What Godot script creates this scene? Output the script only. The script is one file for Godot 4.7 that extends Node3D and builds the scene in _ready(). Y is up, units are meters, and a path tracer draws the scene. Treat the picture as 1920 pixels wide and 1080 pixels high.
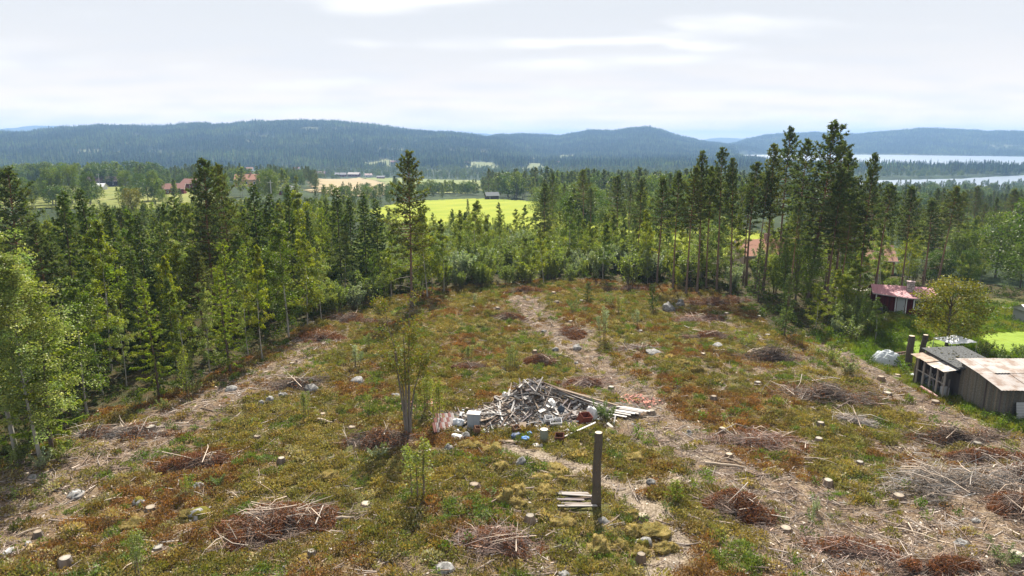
extends Node3D
# A clear-cut hilltop seen from a drone: heath, brushwood, a demolition heap and sheds, woods all round, a valley with fields and a lake behind.

const HILLS := [[3000, 1350, [[-0.9028, 6.98], [-0.8036, 18.45], [-0.7021, 28.61], [-0.6313, 37.33], [-0.6008, 39.94], [-0.5794, 47.93], [-0.5520, 58.19], [-0.5295, 62.79], [-0.4949, 62.03], [-0.4651, 59], [-0.4339, 71.94], [-0.4150, 74.57], [-0.4023, 68.85], [-0.3695, 78.01], [-0.3360, 83.14], [-0.2947, 88.47], [-0.2526, 87.36], [-0.2096, 77.4], [-0.1658, 60.52], [-0.1212, 47.65], [-0.0760, 41.19], [-0.0457, 27.9], [-0.0229, 10.04], [0.0153, -19.11], [0.0766, -57.25], [0.1823, -74.24], [0.4575, -87.91]]],
	[3700, 2100, [[-0.1974, -119.2], [-0.1220, -51.4], [-0.0534, 6.39], [-0.0229, 36.72], [0.0076, 44.98], [0.0381, 39.45], [0.0685, 33.9], [0.0874, 47.56], [0.1062, 63.86], [0.1436, 60.85], [0.1658, 71.47], [0.1915, 79.22], [0.2100, 62.84], [0.2394, 27.71], [0.2755, 0.91], [0.3246, -17.43], [0.3591, -45.77], [0.4062, -85.84], [0.4575, -108.89]]],
	[4700, 3450, [[0.1823, -114.45], [0.2548, -57.72], [0.3106, -3.05], [0.3240, 20.27], [0.3441, 43.24], [0.3773, 55.76], [0.4097, 58.28], [0.4414, 51.21], [0.4600, 47.66], [0.4839, 62.6], [0.5356, 78.95], [0.5689, 71.58], [0.5956, 61.76], [0.6313, 60.35], [0.7152, 46.22], [0.8314, 51.2], [0.9251, 25.23]]],
	[8200, 5600, [[-0.9025, 45.78], [-0.7652, 76.91], [-0.6605, 106.66], [-0.6310, 128.32], [-0.6001, 165.87], [-0.5738, 163.4], [-0.5525, 134.36], [-0.5253, 73.03], [-0.3380, 3.08], [-0.1215, 63.1], [-0.0761, 99.83], [-0.0457, 112.16], [-0.0152, 87.86], [0.0305, 51.2], [0.1814, 2.49], [0.2542, 2.72], [0.2752, 49.93], [0.2962, 61.42], [0.3171, 49.51], [0.3580, 37.59], [0.4547, 14.75], [0.6717, -4.15]]]]
const FALL := [[0.0000, 0], [84.0000, 0], [105.0000, -1.2], [130.0000, -3], [180.0000, -5], [250.0000, -7.5], [330.0000, -10.5], [420.0000, -14.5], [560.0000, -20.5], [700.0000, -25.5], [850.0000, -31], [1000.0000, -36], [1300.0000, -38.2], [2000.0000, -38.6], [3000.0000, -38.4], [12000.0000, -38]]
const FAR_WATER := [[0.3116, 2481.04, 3329.28], [0.3800, 1875.07, 3411.64], [0.4320, 1762.88, 3561.52], [0.4817, 1714.2, 3573.97], [0.5288, 1715.68, 3523.13], [0.5735, 1763.4, 3483.29], [0.6359, 1796.49, 3440.37], [0.7200, 1791.72, 3492], [0.8369, 1806.26, 3447.04]]
const NEAR_WATER := [[0.4346, 855.07, 1168.41], [0.4724, 818.11, 1189.92], [0.5203, 829.56, 1247.15], [0.5766, 869.02, 1328.49], [0.6391, 918.81, 1532.96], [0.7235, 916.31, 1667.44], [0.8406, 963.17, 1783.95]]
const LAKE := -41.0

var rng := RandomNumberGenerator.new()
var M := {}
var used := {}
var to_label := []
var noise := FastNoiseLite.new()
var fine := FastNoiseLite.new()
var clearing := PackedVector2Array([Vector2(-29.09, -30.71), Vector2(-27.18, -33.46), Vector2(-26.49, -34.93), Vector2(-26.78, -41.26), Vector2(-24.39, -43.98), Vector2(-22.47, -48.85), Vector2(-20.63, -55.08), Vector2(-19.05, -63.78), Vector2(-17.94, -69.7), Vector2(-14.37, -74.67), Vector2(-9.93, -77.6), Vector2(-3.86, -80.69), Vector2(2.7, -84.73), Vector2(10.67, -83.7), Vector2(18.61, -80.39), Vector2(23.2, -78.39), Vector2(25.14, -71.16), Vector2(24.08, -60.65), Vector2(28.04, -57.52), Vector2(27.97, -53.55), Vector2(28.15, -50.52), Vector2(28.79, -47.21), Vector2(29.24, -42.43), Vector2(28.95, -38.47), Vector2(29.95, -37.22), Vector2(33.97, -36.75), Vector2(22.61, -18.43), Vector2(-22.71, -18.24)])
var yard := PackedVector2Array([Vector2(25.28, -57.62), Vector2(30.4, -62.64), Vector2(35.95, -65.55), Vector2(41.61, -69.85), Vector2(54.09, -84.34), Vector2(72.05, -93.67), Vector2(82.55, -82.63), Vector2(36.88, -35.23), Vector2(33.97, -36.75), Vector2(29.95, -37.22), Vector2(28.95, -38.47), Vector2(29.24, -42.43), Vector2(28.79, -47.21), Vector2(28.15, -50.52), Vector2(27.97, -53.55)])
var tracks := [
	[PackedVector2Array([Vector2(1.44, -71.93), Vector2(2.6, -64.43), Vector2(5.47, -55.98), Vector2(7.45, -47.71), Vector2(9.14, -40.69), Vector2(10.87, -34.78), Vector2(12.48, -30.39), Vector2(14.74, -28.46), Vector2(17.22, -26.76), Vector2(20.14, -24.42)]), 1.6, 1.0],
	[PackedVector2Array([Vector2(-16.69, -57.04), Vector2(-17.7, -49.08), Vector2(-19.39, -44.29), Vector2(-20.82, -39.63), Vector2(-22.33, -34.8), Vector2(-22.99, -30.91), Vector2(-23.9, -27.6), Vector2(-24.82, -25.59)]), 2.1, 0.8],
	[PackedVector2Array([Vector2(-21.66, -42.11), Vector2(-22.65, -38.73), Vector2(-23.17, -35.24), Vector2(-24.61, -32.16), Vector2(-25.86, -29.55)]), 1.6, 0.7],
	[PackedVector2Array([Vector2(27.23, -55.74), Vector2(27.44, -49.15), Vector2(27.12, -43.01), Vector2(27.8, -38.18), Vector2(29.6, -35.12), Vector2(31.23, -33.5)]), 1.7, 0.9],
	[PackedVector2Array([Vector2(13.7, -30.81), Vector2(15.67, -28.33), Vector2(18.75, -27.77), Vector2(23.56, -29.17), Vector2(28.18, -30.19)]), 2.5, 1.0],
	[PackedVector2Array([Vector2(13.2, -25.12), Vector2(17.41, -24.82), Vector2(21.58, -24.61)]), 2.6, 1.0],
	[PackedVector2Array([Vector2(7.13, -38.8), Vector2(9.14, -36.22), Vector2(10.76, -33.42), Vector2(12.12, -30.85), Vector2(13.1, -29.31)]), 1.2, 0.8],
	[PackedVector2Array([Vector2(-21.98, -28.29), Vector2(-22.62, -27.17), Vector2(-22.71, -25.49)]), 1.8, 0.8],
	[PackedVector2Array([Vector2(12.21, -25.92), Vector2(15.49, -27.02), Vector2(18.98, -25.91), Vector2(22.52, -26.14)]), 2.0, 0.8],
	[PackedVector2Array([Vector2(22.41, -35.94), Vector2(24.34, -34.26), Vector2(27.03, -32.11)]), 1.6, 0.6],
	[PackedVector2Array([Vector2(14.98, -49.4), Vector2(19.43, -48.29), Vector2(23.46, -49.35)]), 1.2, 0.5],
	[PackedVector2Array([Vector2(-1.85, -26.64), Vector2(0, -26.05), Vector2(0.88, -25.03)]), 0.9, 0.55],
	[PackedVector2Array([Vector2(-5.93, -25.13), Vector2(-3.42, -24.35), Vector2(-1.28, -24.17)]), 0.9, 0.5],
	[PackedVector2Array([Vector2(18.08, -68.01), Vector2(20.06, -62.04), Vector2(22.32, -57.23), Vector2(24.31, -49.44)]), 1.6, 0.55],
	[PackedVector2Array([Vector2(-16.2, -62.63), Vector2(-13.68, -65.17), Vector2(-8.97, -69.67)]), 1.4, 0.4],
	[PackedVector2Array([Vector2(2.67, -66.3), Vector2(6.5, -61.88), Vector2(9.13, -56.09), Vector2(10.69, -48.22)]), 0.9, 0.55]]
var gravel := [[PackedVector2Array([Vector2(0, -35.4), Vector2(1.44, -34.1), Vector2(3.63, -32.97), Vector2(5.33, -31.28), Vector2(6.44, -29.45), Vector2(7.06, -27.72), Vector2(7.06, -26.22), Vector2(6.17, -24.73), Vector2(5.51, -23.09)]), 0.6, 0.8], [PackedVector2Array([Vector2(5.33, -31.28), Vector2(7.39, -32.21), Vector2(9.49, -31.87)]), 0.7, 0.6], [PackedVector2Array([Vector2(7.6, -39.65), Vector2(9.63, -36.97), Vector2(10.77, -34.44)]), 0.5, 0.6]]


func lin(r: float, g: float, b: float) -> Color:
	return Color(r, g, b).linear_to_srgb()


func table(t: Array, x: float, k := 1) -> float:
	if x <= t[0][0]:
		return t[0][k]
	for i in range(1, t.size()):
		if x <= t[i][0]:
			return lerpf(t[i - 1][k], t[i][k], (x - t[i - 1][0]) / (t[i][0] - t[i - 1][0]))
	return t[-1][k]


func macro_h(x: float, z: float) -> float:
	var r := sqrt(x * x + z * z)
	var h := table(FALL, r)
	var az := atan2(x, -z)
	h *= 1.0 - 0.5 * smoothstep(0.16, 0.36, -az) * (1.0 - smoothstep(450.0, 1300.0, r)) * smoothstep(100.0, 200.0, r)
	h -= 5.5 * smoothstep(0.3, 0.48, az) * smoothstep(110.0, 330.0, r) * (1.0 - smoothstep(850.0, 1250.0, r))
	if r < 250.0:
		var nf := 1.0 - smoothstep(120.0, 250.0, r)
		var s := maxf(0.0, absf(x) - 18.0)
		h -= minf(2.0, 0.0012 * s * s) * nf
		h += (0.28 * sin(0.19 * x + 1.3) * sin(0.16 * z + 0.4) + 0.14 * sin(0.47 * x + 0.33 * z)) * nf
	if r > 800.0 and z < 0.0:
		for hill in HILLS:
			if r > hill[1]:
				var k: float = smoothstep(hill[1], hill[0], r) if r < hill[0] else 1.0 - 0.55 * smoothstep(hill[0], hill[0] * 1.5, r)
				h = maxf(h, lerpf(h, table(hill[2], az), k))
		for w in [FAR_WATER, NEAR_WATER]:
			if az > w[0][0]:
				var a := table(w, az, 1)
				var b := table(w, az, 2)
				if r > a and r < b:
					h = minf(h, LAKE - minf(4.0, minf(r - a, b - r) * 0.05) * smoothstep(w[0][0], w[1][0], az))
	return h


func ground_h(x: float, z: float) -> float:
	var r := sqrt(x * x + z * z)
	var h := macro_h(x, z)
	if r < 130.0:
		h += (0.15 * fine.get_noise_2d(x * 0.9, z * 0.9) + 0.09 * fine.get_noise_2d(x * 3.0 + 50.0, z * 3.0)) * (1.0 - smoothstep(90.0, 130.0, r))
	elif r > 1300.0:
		h += 9.0 * noise.get_noise_2d(x * 0.11, z * 0.11) * smoothstep(-37.0, -15.0, h)
	return h


func on_line(lines: Array, p: Vector2) -> float:
	var best := 0.0
	for l in lines:
		var pts: PackedVector2Array = l[0]
		for i in pts.size() - 1:
			var q := Geometry2D.get_closest_point_to_segment(p, pts[i], pts[i + 1])
			var d := q.distance_to(p)
			if d < l[1] * 1.8:
				best = maxf(best, (1.0 - smoothstep(l[1] * 0.5, l[1] * 1.7, d)) * l[2])
	return best


class Shape:
	var v := PackedVector3Array()
	var n := PackedVector3Array()
	var c := PackedColorArray()

	func tri(a: Vector3, b: Vector3, d: Vector3, col: Color) -> void:
		var m := (d - a).cross(b - a).normalized()
		v.append(a); v.append(b); v.append(d)
		n.append(m); n.append(m); n.append(m)
		c.append(col); c.append(col); c.append(col)

	func quad(a: Vector3, b: Vector3, d: Vector3, e: Vector3, col: Color) -> void:
		tri(a, b, d, col)
		tri(a, d, e, col)

	func leaf(p: Vector3, along: Vector3, side: Vector3, col: Color) -> void:   # a lozenge
		var m := along.cross(side).normalized()
		var q := p + along * 0.5
		var a := q + side; var b := q - side; var e := p + along
		v.append(p); v.append(a); v.append(e); v.append(p); v.append(e); v.append(b)
		for i in 6:
			n.append(m); c.append(col)

	func spike(p: Vector3, along: Vector3, side: Vector3, col: Color) -> void:   # a thin triangle
		var m := along.cross(side).normalized()
		v.append(p - side); v.append(p + side); v.append(p + along)
		n.append(m); n.append(m); n.append(m)
		c.append(col); c.append(col); c.append(col)

	func tube(p: Array, r: Array, sides: int, col: Color, col2: Color, cap := false) -> void:
		var last := []
		var ln := []
		var k := p.size()
		for i in k:
			var t: Vector3 = (p[mini(i + 1, k - 1)] - p[maxi(i - 1, 0)]).normalized()
			var ref := Vector3.RIGHT if absf(t.x) < 0.8 else Vector3.FORWARD
			var a := t.cross(ref).normalized()
			var b := t.cross(a)
			var ring := []
			var rn := []
			for s in sides:
				var w := TAU * s / sides
				var o := a * cos(w) + b * sin(w)
				rn.append(o)
				ring.append(p[i] + o * float(r[i]))
			if i > 0:
				var c0 := col.lerp(col2, float(i - 1) / (k - 1))
				var c1 := col.lerp(col2, float(i) / (k - 1))
				for s in sides:
					var u := (s + 1) % sides
					v.append(last[s]); v.append(ring[u]); v.append(last[u])
					v.append(last[s]); v.append(ring[s]); v.append(ring[u])
					n.append(ln[s]); n.append(rn[u]); n.append(ln[u])
					n.append(ln[s]); n.append(rn[s]); n.append(rn[u])
					c.append(c0); c.append(c1); c.append(c0)
					c.append(c0); c.append(c1); c.append(c1)
			last = ring
			ln = rn
		if cap:
			for s in sides:
				tri(p[k - 1], last[s], last[(s + 1) % sides], col2)

	func box(at: Vector3, size: Vector3, col: Color, turn := Basis()) -> void:
		var h := size * 0.5
		var q := []
		for i in 8:
			q.append(at + turn * Vector3(h.x if i & 1 else -h.x, h.y if i & 2 else -h.y, h.z if i & 4 else -h.z))
		for f in [[0, 2, 3, 1], [5, 7, 6, 4], [4, 6, 2, 0], [1, 3, 7, 5], [2, 6, 7, 3], [0, 1, 5, 4]]:
			quad(q[f[3]], q[f[2]], q[f[1]], q[f[0]], col)

	func mesh() -> ArrayMesh:
		var a := []
		a.resize(Mesh.ARRAY_MAX)
		a[Mesh.ARRAY_VERTEX] = v
		a[Mesh.ARRAY_NORMAL] = n
		a[Mesh.ARRAY_COLOR] = c
		var m := ArrayMesh.new()
		m.add_surface_from_arrays(Mesh.PRIMITIVE_TRIANGLES, a)
		return m


func unit() -> Vector3:
	return Vector3(rng.randfn(), rng.randfn(), rng.randfn()).normalized()


func rr(a: float, b: float) -> float:
	return rng.randf_range(a, b)


func shade(c: Color, k: float) -> Color:
	var f := rr(1.0 - k, 1.0 + k)
	var g := rr(1.0 - k * 0.35, 1.0 + k * 0.35)
	return Color(c.r * f * g, c.g * f, c.b * f / g)


func numbered(called: String) -> String:
	if not used.has(called):
		used[called] = 0
		return called
	used[called] += 1
	return "%s_%03d" % [called, used[called]]


func tag(o: Node, label: String, category := "", group := "", kind := "") -> void:
	if label: o.set_meta("label", label)
	if category: o.set_meta("category", category)
	if group: o.set_meta("group", group)
	if kind: o.set_meta("kind", kind)


func thing(called: String, label: String, category: String, at: Vector3, turn := 0.0, group := "") -> Node3D:
	var o := Node3D.new()
	o.name = numbered(called)
	add_child(o, true)
	o.position = at
	o.rotation.y = turn
	tag(o, label, category, group)
	return o


func part(parent: Node, called: String, m: Mesh, material: Material, kind := "") -> MeshInstance3D:
	var o := MeshInstance3D.new()
	o.name = called if parent != self else numbered(called)
	o.mesh = m
	if m.get_surface_count():
		o.set_surface_override_material(0, material)
	parent.add_child(o, true)
	if kind: o.set_meta("kind", kind)
	return o


func on_ground(x: float, z: float, lift := 0.0) -> Vector3:
	return Vector3(x, ground_h(x, z) + lift, z)


func later(o: Node, noun: String, look: String) -> void:   # gets its label once all its like are there
	to_label.append([o, noun, look, Vector2(o.position.x, o.position.z)])


func paint(name_: String, r: float, g: float, b: float, rough := 0.85, metal := 0.0) -> StandardMaterial3D:
	var m := StandardMaterial3D.new()
	m.resource_name = name_
	m.albedo_color = lin(r, g, b)
	m.roughness = rough
	m.metallic = metal
	m.cull_mode = BaseMaterial3D.CULL_DISABLED
	M[name_] = m
	return m


func tinted(name_: String, r := 1.0, g := 1.0, b := 1.0, rough := 0.8, through := Color(0, 0, 0), spec := 0.4) -> StandardMaterial3D:
	var m := paint(name_, r, g, b, rough)
	m.vertex_color_use_as_albedo = true
	m.metallic_specular = spec
	if through.r + through.g > 0.0:
		m.backlight_enabled = true
		m.backlight = lin(through.r, through.g, through.b)
	return m


func picture(w: int, h: int, f: Callable) -> ImageTexture:
	var im := Image.create_empty(w, h, false, Image.FORMAT_RGB8)
	for y in h:
		for x in w:
			im.set_pixel(x, y, f.call(x, y))
	return ImageTexture.create_from_image(im)


func noise_tex(freq: float, lo: Color, mid: Color, hi: Color, size := 512, octaves := 5) -> NoiseTexture2D:
	var n := FastNoiseLite.new()
	n.seed = 11 + M.size()
	n.frequency = freq
	n.fractal_octaves = octaves
	var g := Gradient.new()
	g.offsets = PackedFloat32Array([0.25, 0.5, 0.75])
	g.colors = PackedColorArray([lo, mid, hi])
	var t := NoiseTexture2D.new()
	t.width = size; t.height = size; t.seamless = true; t.noise = n; t.color_ramp = g
	return t


func world_map(m: StandardMaterial3D, t: Texture2D, scale: Vector3, in_world := true) -> void:
	m.albedo_texture = t
	m.uv1_triplanar = true
	m.uv1_world_triplanar = in_world
	m.uv1_scale = scale


func materials() -> void:
	var g := tinted("ground", 1, 1, 1, 0.95, Color(0, 0, 0), 0.2)
	world_map(g, noise_tex(0.03, Color(0.62, 0.6, 0.56), Color(0.85, 0.84, 0.8), Color(1, 1, 1)), Vector3.ONE * 0.45)
	tinted("roof_tiles", 1, 1, 1, 0.85)
	tinted("far_ground", 1, 1, 1, 0.95, Color(0, 0, 0), 0.2)
	tinted("pine_needles", 1, 1, 1, 0.6, Color(0.7, 0.78, 0.25), 0.3)
	tinted("pine_needles_warm", 1.22, 1.12, 0.9, 0.6, Color(0.75, 0.8, 0.25), 0.3)
	tinted("spruce_needles", 1, 1, 1, 0.6, Color(0.7, 0.8, 0.2), 0.3)
	tinted("spruce_needles_light", 2.5, 2.2, 1.1, 0.6, Color(0.9, 1.0, 0.15), 0.3)
	tinted("leaves", 1, 1, 1, 0.5, Color(0.9, 1.0, 0.25), 0.3)
	tinted("leaves_yellow", 1.2, 1.18, 0.85, 0.5, Color(1.0, 1.0, 0.2), 0.3)
	tinted("leaves_dark", 0.7, 0.78, 0.72, 0.5, Color(0.7, 0.85, 0.25), 0.3)
	tinted("leaves_silver", 1.4, 1.35, 2.3, 0.5, Color(0.75, 0.85, 0.4), 0.3)
	tinted("leaves_autumn", 1.3, 1.12, 0.75, 0.5, Color(1.0, 0.8, 0.2), 0.3)
	tinted("bark", 1, 1, 1, 0.95, Color(0, 0, 0), 0.25)
	tinted("heath", 1, 1, 1, 0.75, Color(0.6, 0.6, 0.2), 0.3)
	tinted("grass", 1, 1, 1, 0.6, Color(0.8, 0.95, 0.2), 0.3)
	tinted("twig", 1, 1, 1, 0.85)
	tinted("wood", 1, 1, 1, 0.95, Color(0, 0, 0), 0.2)
	tinted("cloth", 1, 1, 1, 0.6)
	tinted("metal_sheet", 1, 1, 1, 0.45, Color(0, 0, 0), 0.5)
	var st := tinted("stone", 1, 1, 1, 0.9)
	world_map(st, noise_tex(0.02, Color(0.6, 0.6, 0.6), Color(0.85, 0.85, 0.85), Color(1, 1, 1), 256), Vector3.ONE * 0.8)
	var ms := tinted("moss", 1, 1, 1, 0.95, Color(0, 0, 0), 0.1)
	world_map(ms, noise_tex(0.06, Color(0.55, 0.55, 0.5), Color(0.85, 0.85, 0.8), Color(1, 1, 1), 256), Vector3.ONE * 1.6)
	var ro := tinted("rusty_roof", 0.72, 0.72, 0.73, 0.85, Color(0, 0, 0), 0.25)
	world_map(ro, noise_tex(0.012, lin(0.56, 0.44, 0.37), lin(0.82, 0.79, 0.77), Color(0.97, 0.97, 0.97), 256), Vector3.ONE * 0.35)
	var gw := tinted("grey_boards", 1, 1, 1, 0.9)
	world_map(gw, picture(256, 256, func(x: int, y: int) -> Color:
		var k := 0.72 + 0.3 * fine.get_noise_2d(x * 2.2, y * 0.12) + 0.18 * fine.get_noise_2d(x * 0.25, y * 0.25)
		return Color(k, k, k * 0.98)), Vector3(0.9, 0.45, 0.9))
	var fe := tinted("roof_felt", 1, 1, 1, 0.9)
	world_map(fe, noise_tex(0.03, Color(0.55, 0.55, 0.55), Color(0.85, 0.85, 0.85), Color(1, 1, 1), 256), Vector3.ONE * 0.7)
	var w := paint("lake_water", 0.08, 0.12, 0.17, 0.38)
	w.metallic_specular = 1.0
	var glass := paint("window_glass", 0.04, 0.05, 0.06, 0.1)
	glass.metallic_specular = 0.6


func sky_color(d: Vector3) -> Color:
	var el := asin(clampf(d.y, -1.0, 1.0))
	var az := atan2(d.x, -d.z)
	var low := exp(-maxf(el, 0.0) / 0.10)
	var c := Vector3(0.70, 0.735, 0.78).lerp(Vector3(0.85, 0.82, 0.80), low)
	c = c.lerp(Vector3(1.9, 1.42, 0.88), exp(-maxf(el, 0.0) / 0.05) * 0.85)
	if el > 0.0:
		var k := 1.0 / (sin(el) + 0.10)
		var q := Vector2(d.x, d.z) * k
		var veil := noise.get_noise_2d(q.x * 14.0 + 40.0, q.y * 30.0) * 0.5 + 0.5
		c = c.lerp(Vector3(0.79, 0.79, 0.80), smoothstep(0.35, 0.8, veil) * 0.5)
		# thin streaks: warped noise, long across the line of sight
		var warp := noise.get_noise_2d(q.x * 10.0, q.y * 12.0) * 0.5
		var s1 := fine.get_noise_2d(q.x * 1.1 + warp * 2.0 + 9.0, q.y * 4.5 + warp * 3.0 + q.x * 0.5)
		var field := smoothstep(0.4, 0.68, noise.get_noise_2d(q.x * 7.0 + 7.0, q.y * 9.0 + 31.0) * 0.5 + 0.5)
		var s := smoothstep(0.0, 0.55, s1) * field * 0.8
		# the bright bank of wisps and the long thin streak over the valley
		for b in [[-0.33, 0.175, 0.34, 0.02, -0.11, 1.0], [-0.20, 0.165, 0.2, 0.014, -0.13, 0.9], [-0.05, 0.098, 0.17, 0.0065, -0.05, 0.9], [0.05, 0.152, 0.05, 0.006, -0.2, 0.8], [-0.62, 0.195, 0.3, 0.012, -0.1, 0.5], [0.1, 0.105, 0.05, 0.006, -0.25, 0.5], [0.2, 0.07, 0.06, 0.004, 0.0, 0.3], [-0.12, 0.19, 0.22, 0.02, -0.08, 0.7], [0.55, 0.11, 0.3, 0.008, 0.03, 0.25], [-0.45, 0.07, 0.3, 0.006, -0.02, 0.25], [0.33, 0.16, 0.12, 0.012, -0.2, 0.25]]:
			var da: float = az - b[0]
			if absf(da) < b[2] * 2.2:
				var de: float = el - b[1] - b[4] * da + 0.006 * fine.get_noise_2d(az * 40.0, el * 60.0)
				var rag: float = 0.75 + 1.0 * fine.get_noise_2d(az * 26.0 + el * 90.0, el * 260.0 - az * 20.0)
				s = maxf(s, exp(-pow(da / b[2], 2.0) - pow(de / b[3], 2.0)) * b[5] * clampf(rag, 0.0, 1.3))
		c = c.lerp(Vector3(1.1, 1.07, 1.05), clampf(s, 0.0, 1.0))
	return Color(c.x, c.y, c.z)


func _ready() -> void:
	rng.seed = 7
	noise.seed = 3
	noise.frequency = 0.05
	noise.fractal_octaves = 4
	fine.seed = 5
	fine.frequency = 0.35
	fine.fractal_octaves = 3

	var cam := Camera3D.new()
	cam.name = "camera"
	cam.position = Vector3(0, 17, 0)
	cam.rotation_degrees = Vector3(-12.1, 0, 0)
	cam.fov = 45.75
	cam.near = 0.5
	cam.far = 20000.0
	add_child(cam)
	cam.current = true

	var pano := Image.create_empty(1536, 768, false, Image.FORMAT_RGBF)
	for y in 768:
		var el := (0.5 - (y + 0.5) / 768.0) * PI
		if el < 0.0:
			continue
		for x in 1536:
			var az := ((x + 0.5) / 1536.0 - 0.5) * TAU
			pano.set_pixel(x, y, sky_color(Vector3(sin(az) * cos(el), sin(el), -cos(az) * cos(el))))
	for y in range(384, 768):
		pano.fill_rect(Rect2i(0, y, 1536, 1), Color(0.30, 0.31, 0.30))
	var sky_mat := PanoramaSkyMaterial.new()
	sky_mat.panorama = ImageTexture.create_from_image(pano)
	sky_mat.energy_multiplier = 0.43
	var sky := Sky.new()
	sky.sky_material = sky_mat
	var env := Environment.new()
	env.background_mode = Environment.BG_SKY
	env.sky = sky
	env.tonemap_mode = Environment.TONE_MAPPER_LINEAR
	env.tonemap_exposure = 2.65
	env.sdfgi_enabled = true
	env.ssao_enabled = true
	env.ssil_enabled = true
	env.fog_enabled = true
	env.fog_light_color = lin(0.36, 0.6, 1.0)
	env.fog_density = 0.00017
	var we := WorldEnvironment.new()
	we.name = "world_environment"
	we.environment = env
	add_child(we)

	var sun := DirectionalLight3D.new()
	sun.name = "sun"
	sun.light_energy = 1.6
	sun.light_color = lin(1.0, 0.93, 0.82)
	sun.light_angular_distance = 0.5
	sun.shadow_enabled = true
	sun.rotation_degrees = Vector3(-48, 176, 0)   # ahead of the camera, high, a little to one side
	add_child(sun)

	materials()
	terrain()
	build_all()
	finish_labels()


# ---------------------------------------------------------------- terrain

func ground_color(x: float, z: float, r: float) -> Color:
	var p := Vector2(x, z)
	if r > 130.0:
		var k := 0.85 + 0.5 * noise.get_noise_2d(x * 0.5, z * 0.5)
		if r > 1300.0 and r < 5200.0 and noise.get_noise_2d(x * 0.045 + 100.0, z * 0.075) > 0.3:
			return Color(0.12 * k, 0.135 * k, 0.055 * k)
		if r > 5200.0:
			return Color(0.05 * k, 0.07 * k, 0.05 * k)
		return Color(0.045 * k, 0.07 * k, 0.028 * k)
	var a := noise.get_noise_2d(x * 2.0, z * 2.0)
	var b := fine.get_noise_2d(x * 2.5, z * 2.5)
	if Geometry2D.is_point_in_polygon(p, clearing):
		var c := Color(0.15, 0.105, 0.05).lerp(Color(0.105, 0.105, 0.038), smoothstep(-0.25, 0.3, a + 0.4 * b))
		c = c.lerp(Color(0.20, 0.13, 0.055), smoothstep(0.1, 0.5, b) * 0.7)
		var t := on_line(tracks, p)
		c = c.lerp(Color(0.24, 0.185, 0.135).lerp(Color(0.16, 0.11, 0.075), smoothstep(-0.3, 0.4, b)), clampf(t * 1.2 + 0.5 * b * t, 0.0, 1.0))
		var q := on_line(gravel, p)
		c = c.lerp(Color(0.30, 0.25, 0.205).lerp(Color(0.22, 0.18, 0.14), smoothstep(-0.2, 0.3, b)), clampf(q * 1.3 + 0.6 * b * q, 0.0, 1.0))
		return c
	if Geometry2D.is_point_in_polygon(p, yard):
		return Color(0.09, 0.115, 0.03).lerp(Color(0.14, 0.12, 0.05), smoothstep(-0.2, 0.4, a + 0.5 * b))
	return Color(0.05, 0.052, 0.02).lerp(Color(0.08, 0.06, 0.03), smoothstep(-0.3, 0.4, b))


func terrain() -> void:
	var rows := PackedFloat32Array()
	var r := 7.0
	while r < 100.0:
		rows.append(r)
		r += 0.3 if r > 18.0 else 1.0
	while r < 10500.0:
		rows.append(r)
		r *= 1.0155
	sheet("ground", rows, -1.12, 1.12, 470)
	var back := PackedFloat32Array([0.0, 4.0, 8.0, 16.0, 32.0, 64.0, 130.0, 250.0, 500.0, 1000.0, 2000.0, 4000.0, 10500.0])
	sheet("ground", back, 1.12, TAU - 1.12, 60)
	var core := PackedFloat32Array([0.0, 3.0, 7.0])
	sheet("ground", core, -1.12, 1.12, 30)
	var s := Shape.new()
	var n := 40
	for i in n:
		var a0 := lerpf(0.3, 1.1, float(i) / n)
		var a1 := lerpf(0.3, 1.1, float(i + 1) / n)
		for q in [[1000.0, 1500.0], [1500.0, 2600.0], [2600.0, 3700.0]]:
			var at := func(rad: float, az: float) -> Vector3: return Vector3(rad * sin(az), LAKE, -rad * cos(az))
			s.quad(at.call(q[0], a0), at.call(q[1], a0), at.call(q[1], a1), at.call(q[0], a1), Color.WHITE)
	var lake := part(self, "lake", s.mesh(), M.lake_water)
	tag(lake, "pale lake reflecting the sky beyond the wooded spit", "lake", "", "structure")


func sheet(called: String, rows: PackedFloat32Array, a0: float, a1: float, cols: int) -> void:
	var v := PackedVector3Array(); var n := PackedVector3Array(); var c := PackedColorArray(); var idx := PackedInt32Array()
	for i in rows.size():
		for j in cols + 1:
			var az := lerpf(a0, a1, float(j) / cols)
			var x := rows[i] * sin(az)
			var z := -rows[i] * cos(az)
			v.append(Vector3(x, ground_h(x, z), z))
			c.append(ground_color(x, z, rows[i]))
	var w := cols + 1
	for i in rows.size():
		for j in w:
			var p := v[i * w + maxi(j - 1, 0)]
			var q := v[i * w + mini(j + 1, cols)]
			var s := v[maxi(i - 1, 0) * w + j]
			var t := v[mini(i + 1, rows.size() - 1) * w + j]
			var m := (q - p).cross(s - t)
			if m.length_squared() < 1e-12: m = Vector3.UP
			n.append(m.normalized() * signf(m.y if m.y != 0.0 else 1.0))
			if i and j:
				var a := (i - 1) * w + j - 1
				idx.append_array(PackedInt32Array([a, a + w, a + w + 1, a, a + w + 1, a + 1]))
	var arr := []
	arr.resize(Mesh.ARRAY_MAX)
	arr[Mesh.ARRAY_VERTEX] = v; arr[Mesh.ARRAY_NORMAL] = n; arr[Mesh.ARRAY_COLOR] = c; arr[Mesh.ARRAY_INDEX] = idx
	var me := ArrayMesh.new()
	me.add_surface_from_arrays(Mesh.PRIMITIVE_TRIANGLES, arr)
	var o := part(self, called, me, M.ground)
	tag(o, "", "", "", "structure")


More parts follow.
